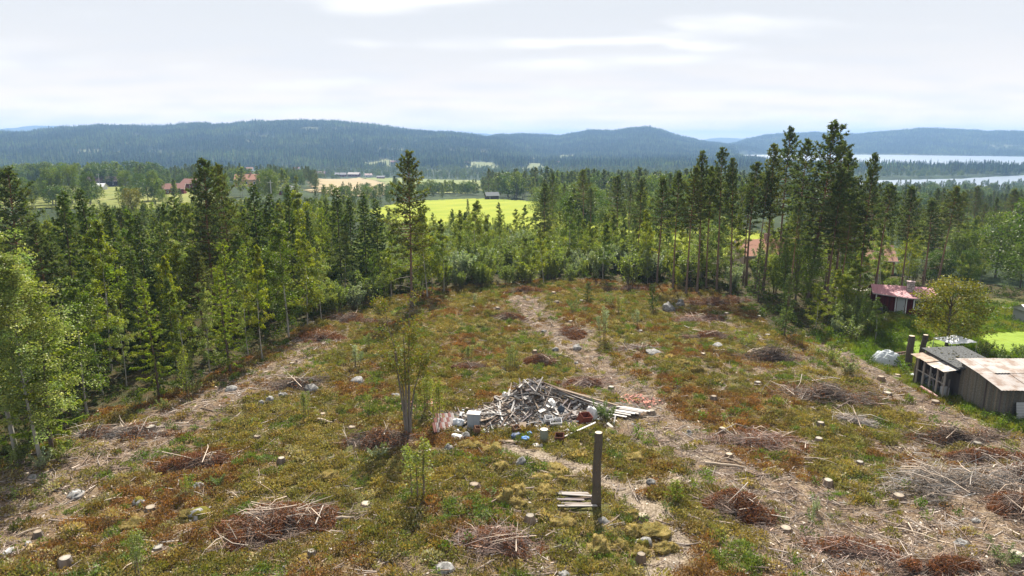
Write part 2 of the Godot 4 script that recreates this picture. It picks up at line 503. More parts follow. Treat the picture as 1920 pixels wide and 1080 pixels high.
func draped(called: String, poly: PackedVector2Array, c0: Color, c1: Color, label: String, cells := 60, lift := 0.25, stripe := 0.0) -> void:
	var lo := poly[0]; var hi := poly[0]
	for p in poly:
		lo = lo.min(p); hi = hi.max(p)
	var step := (hi - lo) / cells
	var s := Shape.new()
	var hs := PackedFloat32Array()
	for i in cells + 1:
		for j in cells + 1:
			hs.append(ground_h(lo.x + step.x * i, lo.y + step.y * j) + lift)
	for i in cells:
		for j in cells:
			var m := lo + step * Vector2(i + 0.5, j + 0.5)
			if not Geometry2D.is_point_in_polygon(m + step * 3.0 * Vector2(noise.get_noise_2d(m.x * 3.0, m.y * 3.0), noise.get_noise_2d(m.y * 3.0, m.x * 3.0)), poly):
				continue
			var q := []
			for o in [[0, 0], [0, 1], [1, 1], [1, 0]]:
				q.append(Vector3(lo.x + step.x * (i + o[0]), hs[(i + o[0]) * (cells + 1) + j + o[1]], lo.y + step.y * (j + o[1])))
			var k := 0.5 + 0.7 * noise.get_noise_2d(m.x * 0.6, m.y * 0.6) + 0.5 * fine.get_noise_2d(m.x * 0.15, m.y * 1.2)
			if stripe > 0.0:
				k += 0.25 * sin((m.x * 0.8 + m.y * 0.35) * stripe)
			s.quad(q[0], q[3], q[2], q[1], c0.lerp(c1, clampf(k, 0.0, 1.0)))
	var o := part(self, called, s.mesh(), M.far_ground)
	tag(o, label, "", "", "structure")


# ---------------------------------------------------------------- trees: each maker returns [trunk, crown] meshes for a tree of about 10 m (pines 18 m)

func bent(h: float, sway: float, k := 7) -> Array:
	var p := []
	var a := rr(0, TAU)
	var b := rr(0, TAU)
	for i in k:
		var f := float(i) / (k - 1)
		p.append(Vector3(cos(a) * sway * f * f + 0.3 * sway * sin(f * 5.0 + b), h * f - (0.3 if i == 0 else 0.0), sin(a) * sway * f * f + 0.3 * sway * cos(f * 4.0 + a)))
	return p


func along(p: Array, f: float) -> Vector3:
	var x := clampf(f, 0.0, 0.999) * (p.size() - 1)
	var i := int(x)
	return (p[i] as Vector3).lerp(p[i + 1], x - i)


func taper(r: float, k: int, tip := 0.08) -> Array:
	var o := []
	for i in k:
		o.append(r * lerpf(1.0, tip, pow(float(i) / (k - 1), 0.85)))
	o[0] *= 1.25
	return o


func pine(h: float, from: float, reach: float, branches: int, tufts: float, needle := 0.3, dead := 8) -> Array:
	var t := Shape.new()
	var c := Shape.new()
	var p := bent(h, h * 0.016)
	t.tube(p, taper(h * 0.0105, 7), 7, Color(0.12, 0.095, 0.08), Color(0.30, 0.15, 0.07))
	var green := Color(0.112, 0.138, 0.05)
	var turn := rr(0, TAU)
	for i in dead:   # dead snags below the crown
		var f := lerpf(from * 0.35, from, float(i) / dead)
		turn += 2.4
		var o := along(p, f)
		var d := Vector3(cos(turn), rr(-0.1, 0.25), sin(turn))
		var l := rr(0.4, 1.7) * reach * 0.45
		t.tube([o, o + d * l * 0.6, o + d * l + Vector3.UP * rr(-0.2, 0.2) * l], [0.035, 0.022, 0.006], 3, Color(0.20, 0.17, 0.15), Color(0.26, 0.23, 0.2))
	for i in branches:
		var f := (i + rr(0, 1)) / branches
		turn += 2.4 + rr(-0.5, 0.5)
		var o := along(p, lerpf(from, 0.985, pow(f, 0.9)))
		var l := (reach * pow(1.0 - f, 0.66) * (0.6 + 0.4 * minf(1.0, f * 5.0)) + 0.16) * rr(0.4, 1.18)
		var pitch := lerpf(-0.22, 0.9, f) + rr(-0.16, 0.16)
		var d := Vector3(cos(turn) * cos(pitch), sin(pitch), sin(turn) * cos(pitch))
		var side := d.cross(Vector3.UP).normalized()
		var e := o + d * l + Vector3.UP * l * 0.12
		var mid := o + d * l * 0.55 - Vector3.UP * l * 0.03
		c.tube([o, mid, e], [0.03 + 0.012 * l, 0.02 + 0.006 * l, 0.008], 3, Color(0.16, 0.09, 0.05), Color(0.1, 0.07, 0.04))
		var k := int(l * tufts) + 4
		var tone := shade(green, 0.25)
		for j in k:
			var s := lerpf(0.2, 1.03, pow(rng.randf(), 0.7))
			var q := o.lerp(e, s) + side * rr(-1, 1) * l * 0.5 * (1.12 - s) + Vector3.UP * rr(-0.1, 0.16) * l * 0.25 + unit() * 0.1
			var out := (d * 0.7 + side * rr(-0.8, 0.8) + Vector3.UP * 0.55).normalized()
			var col := shade(tone, 0.3)
			for m in 7:
				var w := (out * 0.8 + unit()).normalized()
				c.spike(q, w * needle * rr(0.7, 1.25), w.cross(unit()).normalized() * needle * 0.2, col)
	return [t.mesh(), c.mesh()]


func spruce(h: float, reach: float, branches: int, sprays: float, size := 0.34, from := 0.05) -> Array:
	var t := Shape.new()
	var c := Shape.new()
	var p := bent(h, h * 0.008)
	t.tube(p, taper(h * 0.011, 7, 0.05), 6, Color(0.11, 0.085, 0.07), Color(0.13, 0.09, 0.06))
	var green := Color(0.098, 0.134, 0.036)
	var turn := rr(0, TAU)
	for i in branches:
		var f := (i + rr(0, 1)) / branches
		turn += 2.4 + rr(-0.5, 0.5)
		var g := lerpf(from, 0.985, pow(f, 0.85))
		var o := along(p, g)
		var l := (reach * pow(1.0 - g, 0.8) + 0.12) * rr(0.6, 1.12) * (0.75 if g < 0.12 else 1.0)
		var pitch := lerpf(-0.5, 0.55, g) + rr(-0.12, 0.12)
		var d := Vector3(cos(turn) * cos(pitch), sin(pitch), sin(turn) * cos(pitch))
		var side := d.cross(Vector3.UP).normalized()
		var e := o + d * l + Vector3.UP * l * 0.14
		var mid := o + d * l * 0.55 - Vector3.UP * l * 0.05
		c.tube([o, mid, e], [0.012 + 0.008 * l, 0.01 + 0.004 * l, 0.004], 3, Color(0.1, 0.07, 0.05), Color(0.07, 0.06, 0.03))
		var k := int(l * sprays) + 5
		var tone := shade(green, 0.25)
		for j in k:
			var s := lerpf(0.1, 1.0, pow(rng.randf(), 0.75))
			var q := o.lerp(mid, s / 0.55) if s < 0.55 else mid.lerp(e, (s - 0.55) / 0.45)
			var w := (d * 0.75 + side * (1.0 if j % 2 else -1.0) * rr(0.3, 1.1) * (1.2 - s) + Vector3.DOWN * rr(0.1, 0.75)).normalized()
			var len := size * rr(0.6, 1.3) * (1.25 - 0.5 * s)
			var col := shade(tone, 0.3)
			c.spike(q, w * len, w.cross(unit()).normalized() * len * 0.17, col)
			var w2 := (w + unit() * 0.8).normalized()
			c.spike(q, w2 * len * 0.8, w2.cross(unit()).normalized() * len * 0.17, col)
			if j % 3 == 0:
				c.spike(q + w * len * 0.4, (w * 0.5 + Vector3.DOWN).normalized() * len * 0.9, side * len * 0.12, shade(tone, 0.3))
	return [t.mesh(), c.mesh()]


func birch(h: float, reach: float, branches: int, leaves: int, size := 0.12, from := 0.25, droop := 0.35) -> Array:
	var t := Shape.new()
	var c := Shape.new()
	var p := bent(h, h * 0.035)
	var white := Color(0.42, 0.40, 0.36)
	t.tube(p.slice(0, 4), taper(h * 0.0075, 7).slice(0, 4), 6, Color(0.25, 0.23, 0.2), white)
	t.tube(p.slice(3), taper(h * 0.0075, 7).slice(3), 5, white, Color(0.16, 0.12, 0.09))
	var green := Color(0.17, 0.2, 0.034)
	var turn := rr(0, TAU)
	var each := int(leaves / branches)
	for i in branches:
		var f := (i + rr(0, 1)) / branches
		turn += 2.4 + rr(-0.6, 0.6)
		var o := along(p, lerpf(from, 0.97, f))
		var l := reach * rr(0.55, 1.15) * pow(maxf(0.1, 1.0 - f), 0.5 if h < 13.0 else 0.36) * (0.65 + 0.35 * minf(1.0, f * 3.5))
		var pitch := lerpf(0.45, 1.1, f) + rr(-0.25, 0.25)
		var d := Vector3(cos(turn) * cos(pitch), sin(pitch), sin(turn) * cos(pitch))
		var e := o + d * l
		var tip := e + Vector3(d.x, -droop, d.z) * l * 0.4
		c.tube([o, o + d * l * 0.5, e, tip], [0.012 + 0.006 * l, 0.012, 0.008, 0.004], 3, Color(0.14, 0.11, 0.09), Color(0.09, 0.07, 0.05))
		var tone := shade(green, 0.22)
		var clumps := 5
		for m in clumps:
			var s := lerpf(0.3, 1.35, (m + rr(0, 1)) / clumps)
			var q := o.lerp(e, s) if s < 1.0 else e.lerp(tip, (s - 1.0) / 0.35)
			q += unit() * l * 0.16
			var spread := l * 0.17 + 0.12
			var tone2 := shade(tone, 0.3)
			for j in int(each / clumps):
				var g := unit() * spread * pow(rng.randf(), 0.5)
				g.y = g.y * 0.8 - absf(g.x + g.z) * droop * 0.5
				var w := (unit() + Vector3.DOWN * 0.5).normalized() * size * rr(0.7, 1.3)
				c.leaf(q + g, w, w.cross(unit()).normalized() * size * 0.36, shade(tone2, 0.22))
	return [t.mesh(), c.mesh()]


func broadleaf(h: float, reach: float, lobes: int, leaves: int, size := 0.26) -> Array:   # a wide tree of many leafy lobes
	var t := Shape.new()
	var c := Shape.new()
	var p := bent(h * 0.8, h * 0.03)
	t.tube(p, taper(h * 0.016, 7, 0.15), 7, Color(0.13, 0.11, 0.09), Color(0.11, 0.09, 0.07))
	var green := Color(0.115, 0.15, 0.034)
	for i in lobes:
		var f := (i + rr(0, 1)) / lobes
		var a := i * 2.4 + rr(-0.4, 0.4)
		var y := lerpf(0.22, 0.93, f)
		var wide := reach * sqrt(maxf(0.0, 1.0 - pow((y - 0.5) / 0.5, 2.0))) * rr(0.5, 1.0)
		var q := Vector3(cos(a) * wide, y * h, sin(a) * wide)
		var o := along(p, clampf(y * 0.8, 0.15, 0.95))
		c.tube([o, o.lerp(q, 0.5) + Vector3.UP * 0.1 * wide, q], [0.05, 0.03, 0.01], 3, Color(0.12, 0.1, 0.08), Color(0.09, 0.07, 0.05))
		var tone := shade(green, 0.25)
		var rad := reach * rr(0.26, 0.42)
		for j in int(leaves / lobes):
			var g := unit() * rad * pow(rng.randf(), 0.35)
			g.y *= 0.72
			var w := (unit() + Vector3.DOWN * 0.3).normalized() * size * rr(0.7, 1.3)
			c.leaf(q + g, w, w.cross(unit()).normalized() * size * 0.38, shade(tone, 0.25))
	return [t.mesh(), c.mesh()]


func bush(h: float, stems: int, leaves: int, size: float, wide := 0.35) -> Array:
	var t := Shape.new()
	var c := Shape.new()
	var green := Color(0.18, 0.215, 0.08)
	for i in stems:
		var a := i * 2.4 + rr(-0.5, 0.5)
		var l := h * rr(0.6, 1.0)
		var lean := wide * rr(0.15, 1.0)
		var top := Vector3(cos(a) * lean * l, l, sin(a) * lean * l)
		var base := Vector3(cos(a), 0, sin(a)) * 0.06 * h
		var mid := base.lerp(top, 0.5) - Vector3(cos(a), 0, sin(a)) * lean * l * 0.12
		t.tube([base - Vector3.UP * 0.1, mid, top], [0.008 * h + 0.006, 0.006 * h, 0.004], 3, Color(0.15, 0.12, 0.09), Color(0.1, 0.08, 0.05))
		var tone := shade(green, 0.2)
		for j in int(leaves / stems):
			var s := lerpf(0.18, 1.04, sqrt(rng.randf()))
			var q := mid.lerp(top, s * 2.0 - 1.0) if s > 0.5 else base.lerp(mid, s * 2.0)
			q += unit() * h * 0.12 * (1.25 - 0.8 * s) * pow(rng.randf(), 0.5)
			var w := (unit() + Vector3.UP * 0.4 + Vector3(cos(a), 0, sin(a)) * 0.4).normalized() * size * rr(0.7, 1.35)
			c.leaf(q, w, w.cross(unit()).normalized() * size * 0.28, shade(tone, 0.25))
	return [t.mesh(), c.mesh()]


var kinds := {}   # species -> [called, category, unit height, variants, crown materials]

func tree_kinds() -> void:
	var list := func(n: int, f: Callable) -> Array:
		var o := []
		for i in n: o.append(f.call(i))
		return o
	kinds.pine = ["pine_tree", "pine tree", 18.0, list.call(7, func(i: int) -> Array: return pine(18.0, [0.52, 0.46, 0.58, 0.62, 0.5, 0.55, 0.44][i], [3.1, 2.8, 2.5, 2.7, 2.3, 3.3, 2.6][i], [78, 88, 66, 62, 80, 64, 92][i], 9.0, 0.25)), ["pine_needles", "pine_needles", "pine_needles_warm"]]
	kinds.lone_pine = ["pine_tree", "pine tree", 16.0, list.call(1, func(_i: int) -> Array: return pine(16.0, 0.36, 3.2, 92, 9.5, 0.24, 16)), ["pine_needles_warm"]]
	kinds.full_pine = ["pine_tree", "pine tree", 18.0, list.call(2, func(i: int) -> Array: return pine(18.0, [0.28, 0.36][i], [4.0, 3.6][i], 112, 9.0, 0.25)), ["pine_needles", "pine_needles_warm"]]
	kinds.far_pine = ["pine_tree", "pine tree", 15.0, list.call(3, func(_i: int) -> Array: return pine(15.0, 0.3, 2.8, 34, 3.4, 0.62, 2)), ["pine_needles", "pine_needles_warm"]]
	kinds.spruce = ["spruce_tree", "spruce tree", 12.0, list.call(7, func(i: int) -> Array: return spruce(12.0, [2.0, 2.5, 1.7, 2.2, 1.9, 2.7, 1.5][i], [110, 96, 104, 84, 116, 90, 78][i], 18.0, [0.34, 0.38, 0.32, 0.36, 0.33, 0.4, 0.3][i])), ["spruce_needles", "spruce_needles"]]
	kinds.light_spruce = ["spruce_tree", "spruce tree", 12.0, list.call(4, func(i: int) -> Array: return spruce(12.0, [2.9, 2.3, 3.2, 2.6][i], [64, 74, 58, 68][i], 24.0, [0.36, 0.32, 0.4, 0.34][i])), ["spruce_needles_light"]]
	kinds.far_spruce = ["spruce_tree", "spruce tree", 12.0, list.call(3, func(_i: int) -> Array: return spruce(12.0, 2.1, 50, 7.0, 0.62)), ["spruce_needles", "spruce_needles"]]
	kinds.small_spruce = ["young_spruce", "young spruce", 2.5, list.call(2, func(_i: int) -> Array: return spruce(2.5, 0.75, 46, 26.0, 0.17, 0.03)), ["spruce_needles_light", "spruce_needles"]]
	kinds.birch = ["birch_tree", "birch tree", 12.0, list.call(7, func(i: int) -> Array: return birch(12.0, [3.0, 2.4, 2.7, 2.1, 3.2, 3.6, 2.8][i], [30, 24, 34, 26, 38, 30, 20][i], 6600, 0.165, [0.14, 0.22, 0.18, 0.28, 0.16, 0.12, 0.3][i], [0.6, 0.4, 0.8, 0.5, 0.9, 0.7, 0.35][i])), ["leaves", "leaves", "leaves_yellow", "leaves_silver", "leaves_dark"]]
	kinds.big_birch = ["birch_tree", "birch tree", 14.0, list.call(2, func(_i: int) -> Array: return birch(14.0, 3.2, 72, 24000, 0.125, 0.2, 0.5)), ["leaves_silver", "leaves_yellow"]]
	kinds.far_birch = ["birch_tree", "birch tree", 12.0, list.call(4, func(_i: int) -> Array: return birch(12.0, 2.8, 30, 2200, 0.34, 0.2)), ["leaves", "leaves_dark", "leaves_dark"]]
	kinds.broadleaf = ["leafy_tree", "leafy tree", 12.0, list.call(3, func(i: int) -> Array: return broadleaf(12.0, [3.9, 4.4, 3.5][i], 46, 7400)), ["leaves_dark", "leaves"]]
	kinds.far_broadleaf = ["leafy_tree", "leafy tree", 12.0, list.call(3, func(_i: int) -> Array: return broadleaf(12.0, 4.2, 34, 2000, 0.5)), ["leaves_dark", "leaves_dark", "leaves"]]
	kinds.willow = ["willow_bush", "willow bush", 3.0, list.call(5, func(i: int) -> Array: return bush(3.0, 15, 2300, 0.15, [0.62, 0.7, 0.5, 0.6, 0.55][i])), ["leaves_silver", "leaves", "leaves", "leaves_yellow"]]
	kinds.shrub = ["shrub", "shrub", 1.5, list.call(3, func(_i: int) -> Array: return bush(1.5, 9, 900, 0.09, 0.6)), ["leaves", "leaves_dark"]]
	kinds.sapling = ["birch_sapling", "sapling", 3.0, list.call(4, func(_i: int) -> Array: return bush(3.0, 4, 950, 0.085, 0.2)), ["leaves", "leaves_yellow", "leaves_silver"]]


func grow(kind: String, x: float, z: float, h: float, spread := 1.0, variant := -1, dress := "") -> Node3D:
	var k: Array = kinds[kind]
	var o := thing(k[0], "", k[1], on_ground(x, z), rr(0, TAU))
	var m: Array = k[3][rng.randi() % k[3].size() if variant < 0 else variant % k[3].size()]
	var s: float = h / k[2]
	o.scale = Vector3(s * spread * rr(0.9, 1.2), s, s * spread * rr(0.9, 1.2))
	o.rotation.x = rng.randfn() * 0.022
	o.rotation.z = rng.randfn() * 0.022
	part(o, "trunk" if kind != "willow" and kind != "shrub" else "stems", m[0], M.bark)
	part(o, "crown", m[1], M[dress if dress else k[4][rng.randi() % k[4].size()]])
	return o


func wood(poly: PackedVector2Array, step: float, mix: Array, group: String, keep: Callable) -> int:   # mix rows: [share, kind, low, high, label]
	var lo := poly[0]; var hi := poly[0]
	for p in poly:
		lo = lo.min(p); hi = hi.max(p)
	var count := 0
	var y := lo.y
	while y < hi.y:
		var x := lo.x
		while x < hi.x:
			var p := Vector2(x + rr(0, step), y + rr(0, step))
			x += step
			if absf(p.x) > -p.y * 0.78 + 4.0 or not Geometry2D.is_point_in_polygon(p, poly) or not keep.call(p):
				continue
			var pick := rng.randf()
			for row in mix:
				pick -= row[0]
				if pick <= 0.0:
					var high: float = rr(row[2], row[3])
					if p.length() < 260.0 and p.x < -8.0: high = clampf(high, 2.0, maxf(2.5, (16.5 - 0.076 * p.length() - macro_h(p.x, p.y)) * rr(0.7, 1.12)))   # lower growth towards the farm meadow
					waiting.append([row[1], p.x, p.y, high, rr(0.85, 1.2), row[4], group])
					count += 1
					break
		y += step
	return count


var waiting := []

func plant_waiting() -> void:   # the 300 of a kind that show largest stand alone, the rest of the wood is one mass
	var by := {}
	for e in waiting:
		var called: String = kinds[e[0]][0]
		if not by.has(called): by[called] = []
		by[called].append(e)
	var mass := {}
	for called in by:
		var l: Array = by[called]
		l.sort_custom(func(a: Array, b: Array) -> bool: return a[3] / Vector2(a[1], a[2]).length() > b[3] / Vector2(b[1], b[2]).length())
		var room: int = 296 - used.get(called, -1) - 1
		for i in l.size():
			var e: Array = l[i]
			if i < room:
				tag(grow(e[0], e[1], e[2], e[3], e[4]), e[5], "", e[6])
			else:
				var k: Array = kinds[e[0]]
				var key := "%s %d" % [e[0], rng.randi() % k[3].size()]
				if not mass.has(key): mass[key] = []
				var s: float = e[3] / k[2]
				mass[key].append(Transform3D(Basis(Vector3.UP, rr(0, TAU)).scaled(Vector3(s * e[4], s, s * e[4])), on_ground(e[1], e[2])))
		print(called, " ", used.get(called, 0) + 1, " of ", l.size())
	for key in mass:
		var k: Array = kinds[key.get_slice(" ", 0)]
		var v := int(key.get_slice(" ", 1))
		crowd("wood_mass", k[3][v][1], M[k[4][v % k[4].size()]], mass[key], [], "closed woods farther back, too many trees to tell apart")
		crowd("wood_mass", k[3][v][0], M.bark, mass[key], [], "stems of the closed woods farther back")


var planted := []   # places of the trees set by hand

func clear_of_hand(p: Vector2, gap: float) -> bool:
	for q in planted:
		if p.distance_to(q) < gap: return false
	return true


func trees() -> void:
	tree_kinds()
	# [kind, x, z, height, spread, variant, crown, look]
	var hand := [
		["lone_pine", -10.59, -70.04, 16.24, 1.0, 0, "", "lone pine with a bare reddish trunk, free-standing before the bright field"],
		["full_pine", 32.52, -73.45, 19.34, 1.0, 0, "pine_needles", "tallest pine of the stand, thick grey trunk, spire above the far hills"],
		["pine", 35.16, -88.7, 20.24, 0.95, 1, "pine_needles", "second tallest pine with a narrow top standing against the lake hill"],
		["pine", 29.23, -77.78, 16.85, 0.9, 4, "", ""], ["pine", 28.26, -80.74, 15.1, 0.9, 2, "", ""], ["pine", 25.1, -76.47, 15.52, 0.85, 4, "", ""],
		["pine", 23.96, -77.99, 16.68, 0.85, 2, "", ""], ["pine", 21.49, -77.65, 16.2, 0.85, 4, "", ""], ["pine", 19.92, -76.3, 14.62, 0.8, 0, "", ""],
		["pine", 28.65, -83.05, 13.5, 0.8, 1, "", ""], ["pine", 28.1, -77.02, 13.97, 0.85, 3, "", ""], ["pine", 32.52, -76.97, 17.21, 0.9, 3, "", ""],
		["pine", 38.04, -80.85, 18.08, 1.0, 1, "", ""], ["pine", 36.22, -75.05, 16.23, 1.0, 1, "", ""], ["pine", 23.2, -79.78, 14.44, 0.8, 2, "", ""],
		["full_pine", 38.95, -74.95, 16.16, 0.8, 1, "pine_needles", ""], ["pine", 41.87, -77.15, 13.17, 1.0, 3, "", ""], ["pine", 54.07, -87.76, 12.29, 1.1, 0, "", ""],
		["pine", 47.51, -81.23, 13.29, 1.05, 0, "", ""], ["pine", 17.63, -81.21, 13, 1.0, 0, "", ""], ["pine", 19.08, -79.06, 13.59, 0.9, 3, "", ""],
		["pine", 17.24, -92.35, 12.41, 1.0, 1, "", ""], ["pine", 17.56, -113.78, 13.52, 1.1, 0, "", ""], ["pine", 14.18, -123.86, 11.44, 1.1, 2, "", ""],
		["full_pine", 5.1, -107.44, 12.04, 0.95, 1, "pine_needles", "dark bushy pine in front of the bright field"],
		["full_pine", -42.62, -58.18, 15.77, 1.15, 0, "pine_needles", ""], ["full_pine", -28.53, -63.52, 15.58, 1.0, 1, "", ""], ["full_pine", -27.45, -66.28, 14.98, 0.85, 0, "", ""],
		["full_pine", -27.1, -58.01, 8.1, 1.4, 1, "", ""], ["pine", -36.13, -51.87, 11.51, 1.2, 1, "", ""],
		["spruce", -37.58, -61.41, 13.57, 1.0, 0, "", ""], ["spruce", -37.5, -56.88, 13.51, 1.0, 1, "", ""], ["spruce", -37.47, -64.37, 11.92, 1.0, 2, "", ""],
		["spruce", -31.91, -64.3, 12.07, 1.0, 3, "", ""], ["spruce", -26.39, -69.91, 12.79, 1.0, 0, "", ""], ["spruce", -24.2, -68.02, 12.13, 1.0, 1, "", ""],
		["spruce", -23.21, -71.36, 12.77, 0.9, 2, "", ""], ["spruce", -19.59, -76.46, 12.26, 1.05, 3, "", ""], ["spruce", -18.39, -77.66, 11.12, 1.0, 4, "", ""],
		["spruce", -16.67, -77.12, 11.77, 1.1, 0, "", ""], ["spruce", -15.76, -78.83, 10.85, 1.0, 1, "", ""], ["spruce", -21.18, -71.64, 10.34, 1.0, 2, "", ""],
		["spruce", -36.42, -52.99, 10.89, 1.0, 3, "", ""], ["spruce", -32.07, -58.46, 11.39, 1.0, 4, "", ""], ["spruce", -28.66, -50.69, 9.24, 1.1, 2, "", ""],
		["spruce", -30.7, -47.16, 8.68, 1.1, 1, "", ""], ["spruce", -32.68, -42.82, 9.38, 1.1, 0, "", ""], ["spruce", -26.01, -50.37, 7.15, 1.1, 4, "", ""],
		["light_spruce", -25.39, -34.95, 9.2, 1.15, 0, "", "bright yellow-green spruce hanging its sunlit boughs over the twig strip"], ["light_spruce", -21.16, -48.8, 8.22, 0.95, 1, "", ""],
		["light_spruce", -23.97, -43.88, 8.44, 0.95, 1, "", ""], ["spruce", 24.42, -59, 5.85, 1.0, 3, "", "bushy dark young spruce at the clearing's rear corner"],
		["spruce", -9.25, -146.94, 8.97, 0.8, 2, "", ""],
		["big_birch", -27.38, -34.61, 14.03, 1.15, 0, "leaves_silver", "big pale-leaved birch towering over the shaded wood's front"],
		["big_birch", -25.16, -33.61, 10.75, 1.1, 1, "leaves_silver", "pale birch with hanging twigs beside the big pale-leaved one"], ["big_birch", -30.45, -36.19, 12.54, 1.1, 1, "leaves_yellow", ""], ["birch", -27.34, -41.32, 8.77, 1.0, 0, "", ""],
		["birch", -27.91, -46.85, 6.42, 0.9, 3, "leaves_silver", ""], ["birch", -23.59, -46.95, 6.93, 1.0, 1, "", ""], ["birch", -19.89, -51.99, 9.09, 0.8, 3, "leaves_yellow", "slim leaning birch with a white stem beside the stony slope"],
		["birch", -19.8, -58.08, 10.02, 1.1, 4, "", ""], ["birch", -19.05, -61.66, 8.82, 1.0, 0, "leaves_yellow", ""], ["birch", -18.39, -63.81, 7.64, 0.9, 2, "", ""],
		["birch", -21.07, -52.41, 7.48, 0.9, 1, "", ""], ["birch", -22.75, -49.13, 7, 0.9, 2, "", ""], ["birch", -35.31, -58.25, 8.13, 1.2, 0, "", ""],
		["birch", -22.74, -73.66, 11.5, 1.2, 0, "leaves_yellow", ""], ["birch", -23.07, -64.97, 9.46, 1.1, 2, "", ""], ["birch", -5.05, -90.64, 9.84, 1.15, 4, "leaves", "slender birch with a see-through crown standing before the bright field"],
		["birch", -3.24, -92.68, 8.1, 0.9, 2, "", ""], ["birch", 8.72, -99.94, 10.09, 1.1, 0, "", ""], ["birch", 10.46, -97.56, 6.98, 0.9, 1, "", ""],
		["birch", -9.48, -73.87, 9.93, 1.0, 2, "leaves_yellow", ""], ["birch", -7.85, -76.68, 8.47, 0.9, 3, "", ""], ["birch", -13.41, -74.34, 8.37, 0.9, 1, "", ""],
		["birch", 14.84, -107.02, 7.63, 1.0, 4, "leaves_yellow", ""], ["birch", 32.05, -58, 3.87, 1.0, 1, "leaves_dark", ""], ["birch", 16.86, -84.64, 8.76, 0.9, 2, "", ""],
		["broadleaf", -159.15, -237.66, 13.13, 0.8, 0, "", "dark leafy tree towering over the meadow, first from the bushy meadow pine"], ["broadleaf", -155.54, -242.21, 14.47, 0.8, 1, "", "tallest round leafy tree at the farm meadow"], ["broadleaf", -141.83, -230.49, 12.04, 0.7, 2, "", "leafy tree standing right before the long dark barn"], ["broadleaf", -151.84, -270.61, 11.2, 0.7, 0, "", "leafy tree at the far gable of the long dark barn"], ["broadleaf", -146.37, -269.84, 10.35, 0.7, 1, "", ""], ["broadleaf", -133.25, -255.74, 11.37, 0.7, 2, "", ""], ["broadleaf", -216.7, -296.84, 8.65, 0.8, 1, "", ""], ["broadleaf", -85.23, -240.74, 11.82, 0.8, 0, "", "big leafy tree beside the pale utility pole"], ["broadleaf", -99.48, -179.04, 9.03, 0.9, 2, "leaves_autumn", "leafy tree with a first orange tinge before the farm meadow"], ["broadleaf", -111.38, -265.4, 9.57, 0.7, 0, "", ""], ["broadleaf", -118.55, -232.44, 5.39, 0.8, 1, "", ""], ["spruce", -103.22, -213.52, 6.6, 1.0, 1, "", ""], ["broadleaf", -103.88, -230.82, 7.83, 0.7, 2, "", ""], ["broadleaf", -163.65, -233.45, 8.28, 0.9, 2, "", ""], ["broadleaf", -70.43, -217.68, 7.07, 0.8, 1, "", ""],
		["broadleaf", 82.85, -114.58, 11.39, 1.1, 0, "", ""], ["broadleaf", 74.47, -92.89, 14.79, 1.0, 1, "", ""], ["broadleaf", 76.19, -113.89, 8.2, 1.0, 2, "", ""], ["broadleaf", 78.08, -102.66, 7.44, 1.0, 1, "leaves", ""],
		["birch", 30.57, -63.02, 5.44, 1.3, 2, "leaves_yellow", ""], ["birch", 28.48, -61.71, 4.24, 1.4, 0, "leaves_yellow", ""], ["birch", 34.2, -66.29, 5.53, 1.2, 1, "leaves", ""], ["birch", 32.42, -64.78, 4.26, 1.3, 4, "leaves", ""],
		["broadleaf", 38.3, -57.95, 6.34, 1.35, 0, "leaves_autumn", "half-yellowed rowan in front of the red cottage"],
	]
	for a in hand:
		var o := grow(a[0], a[1], a[2], maxf(a[3], 3.0), a[4], a[5], a[6])
		planted.append(Vector2(a[1], a[2]))
		if a[7]: tag(o, a[7])
		else: later(o, {"pine_tree": "pine", "spruce_tree": "spruce", "birch_tree": "birch", "leafy_tree": "leafy tree"}[kinds[a[0]][0]], {"pine": "slim bare-stemmed pine", "full_pine": "broad-crowned pine", "spruce": "dark pointed spruce", "light_spruce": "light green spruce", "birch": "slim birch", "big_birch": "big birch", "broadleaf": "round leafy tree"}[a[0]])

	var left_wood := PackedVector2Array([Vector2(-30.3, -30.01), Vector2(-27.9, -34.44), Vector2(-27.14, -35.86), Vector2(-27.76, -42.89), Vector2(-25.36, -45.84), Vector2(-23.2, -50.57), Vector2(-21.31, -57.03), Vector2(-20.07, -67.71), Vector2(-18.89, -73.54), Vector2(-28.28, -117.21), Vector2(-42.27, -207.88), Vector2(-65.34, -209.31), Vector2(-85.14, -205.9), Vector2(-120.72, -203.53), Vector2(-221, -244.63)])
	wood(left_wood, 3.6, [
		[0.18, "spruce", 7.0, 13.0, "dark spruce crowded in the shaded wood along the clearing"],
		[0.50, "birch", 6.0, 12.0, "leafy birch crowded in the shaded wood along the clearing"],
		[0.12, "pine", 10.0, 14.0, "pine with a bushy head in the shaded wood along the clearing"],
		[0.18, "light_spruce", 6.0, 10.0, "light green spruce in the shaded wood along the clearing"]], "trees of the dense wood beside the clearing",
		func(p: Vector2) -> bool: return clear_of_hand(p, 2.0) and rng.randf() < clampf(90.0 / p.length(), 0.4, 1.0))
	var shrubs := PackedVector2Array([Vector2(-19.31, -62.03), Vector2(-17.09, -66.25), Vector2(-13.92, -72.25), Vector2(-9.7, -75.71), Vector2(-3.79, -79.03), Vector2(2.62, -82.16), Vector2(10.5, -82.25), Vector2(18.32, -79.06), Vector2(23.27, -78.63), Vector2(27.35, -101.34), Vector2(18.67, -124.4), Vector2(4.51, -143.12), Vector2(-12.67, -146.37), Vector2(-27.59, -159.56), Vector2(-28.26, -127.8), Vector2(-22.54, -88.45)])
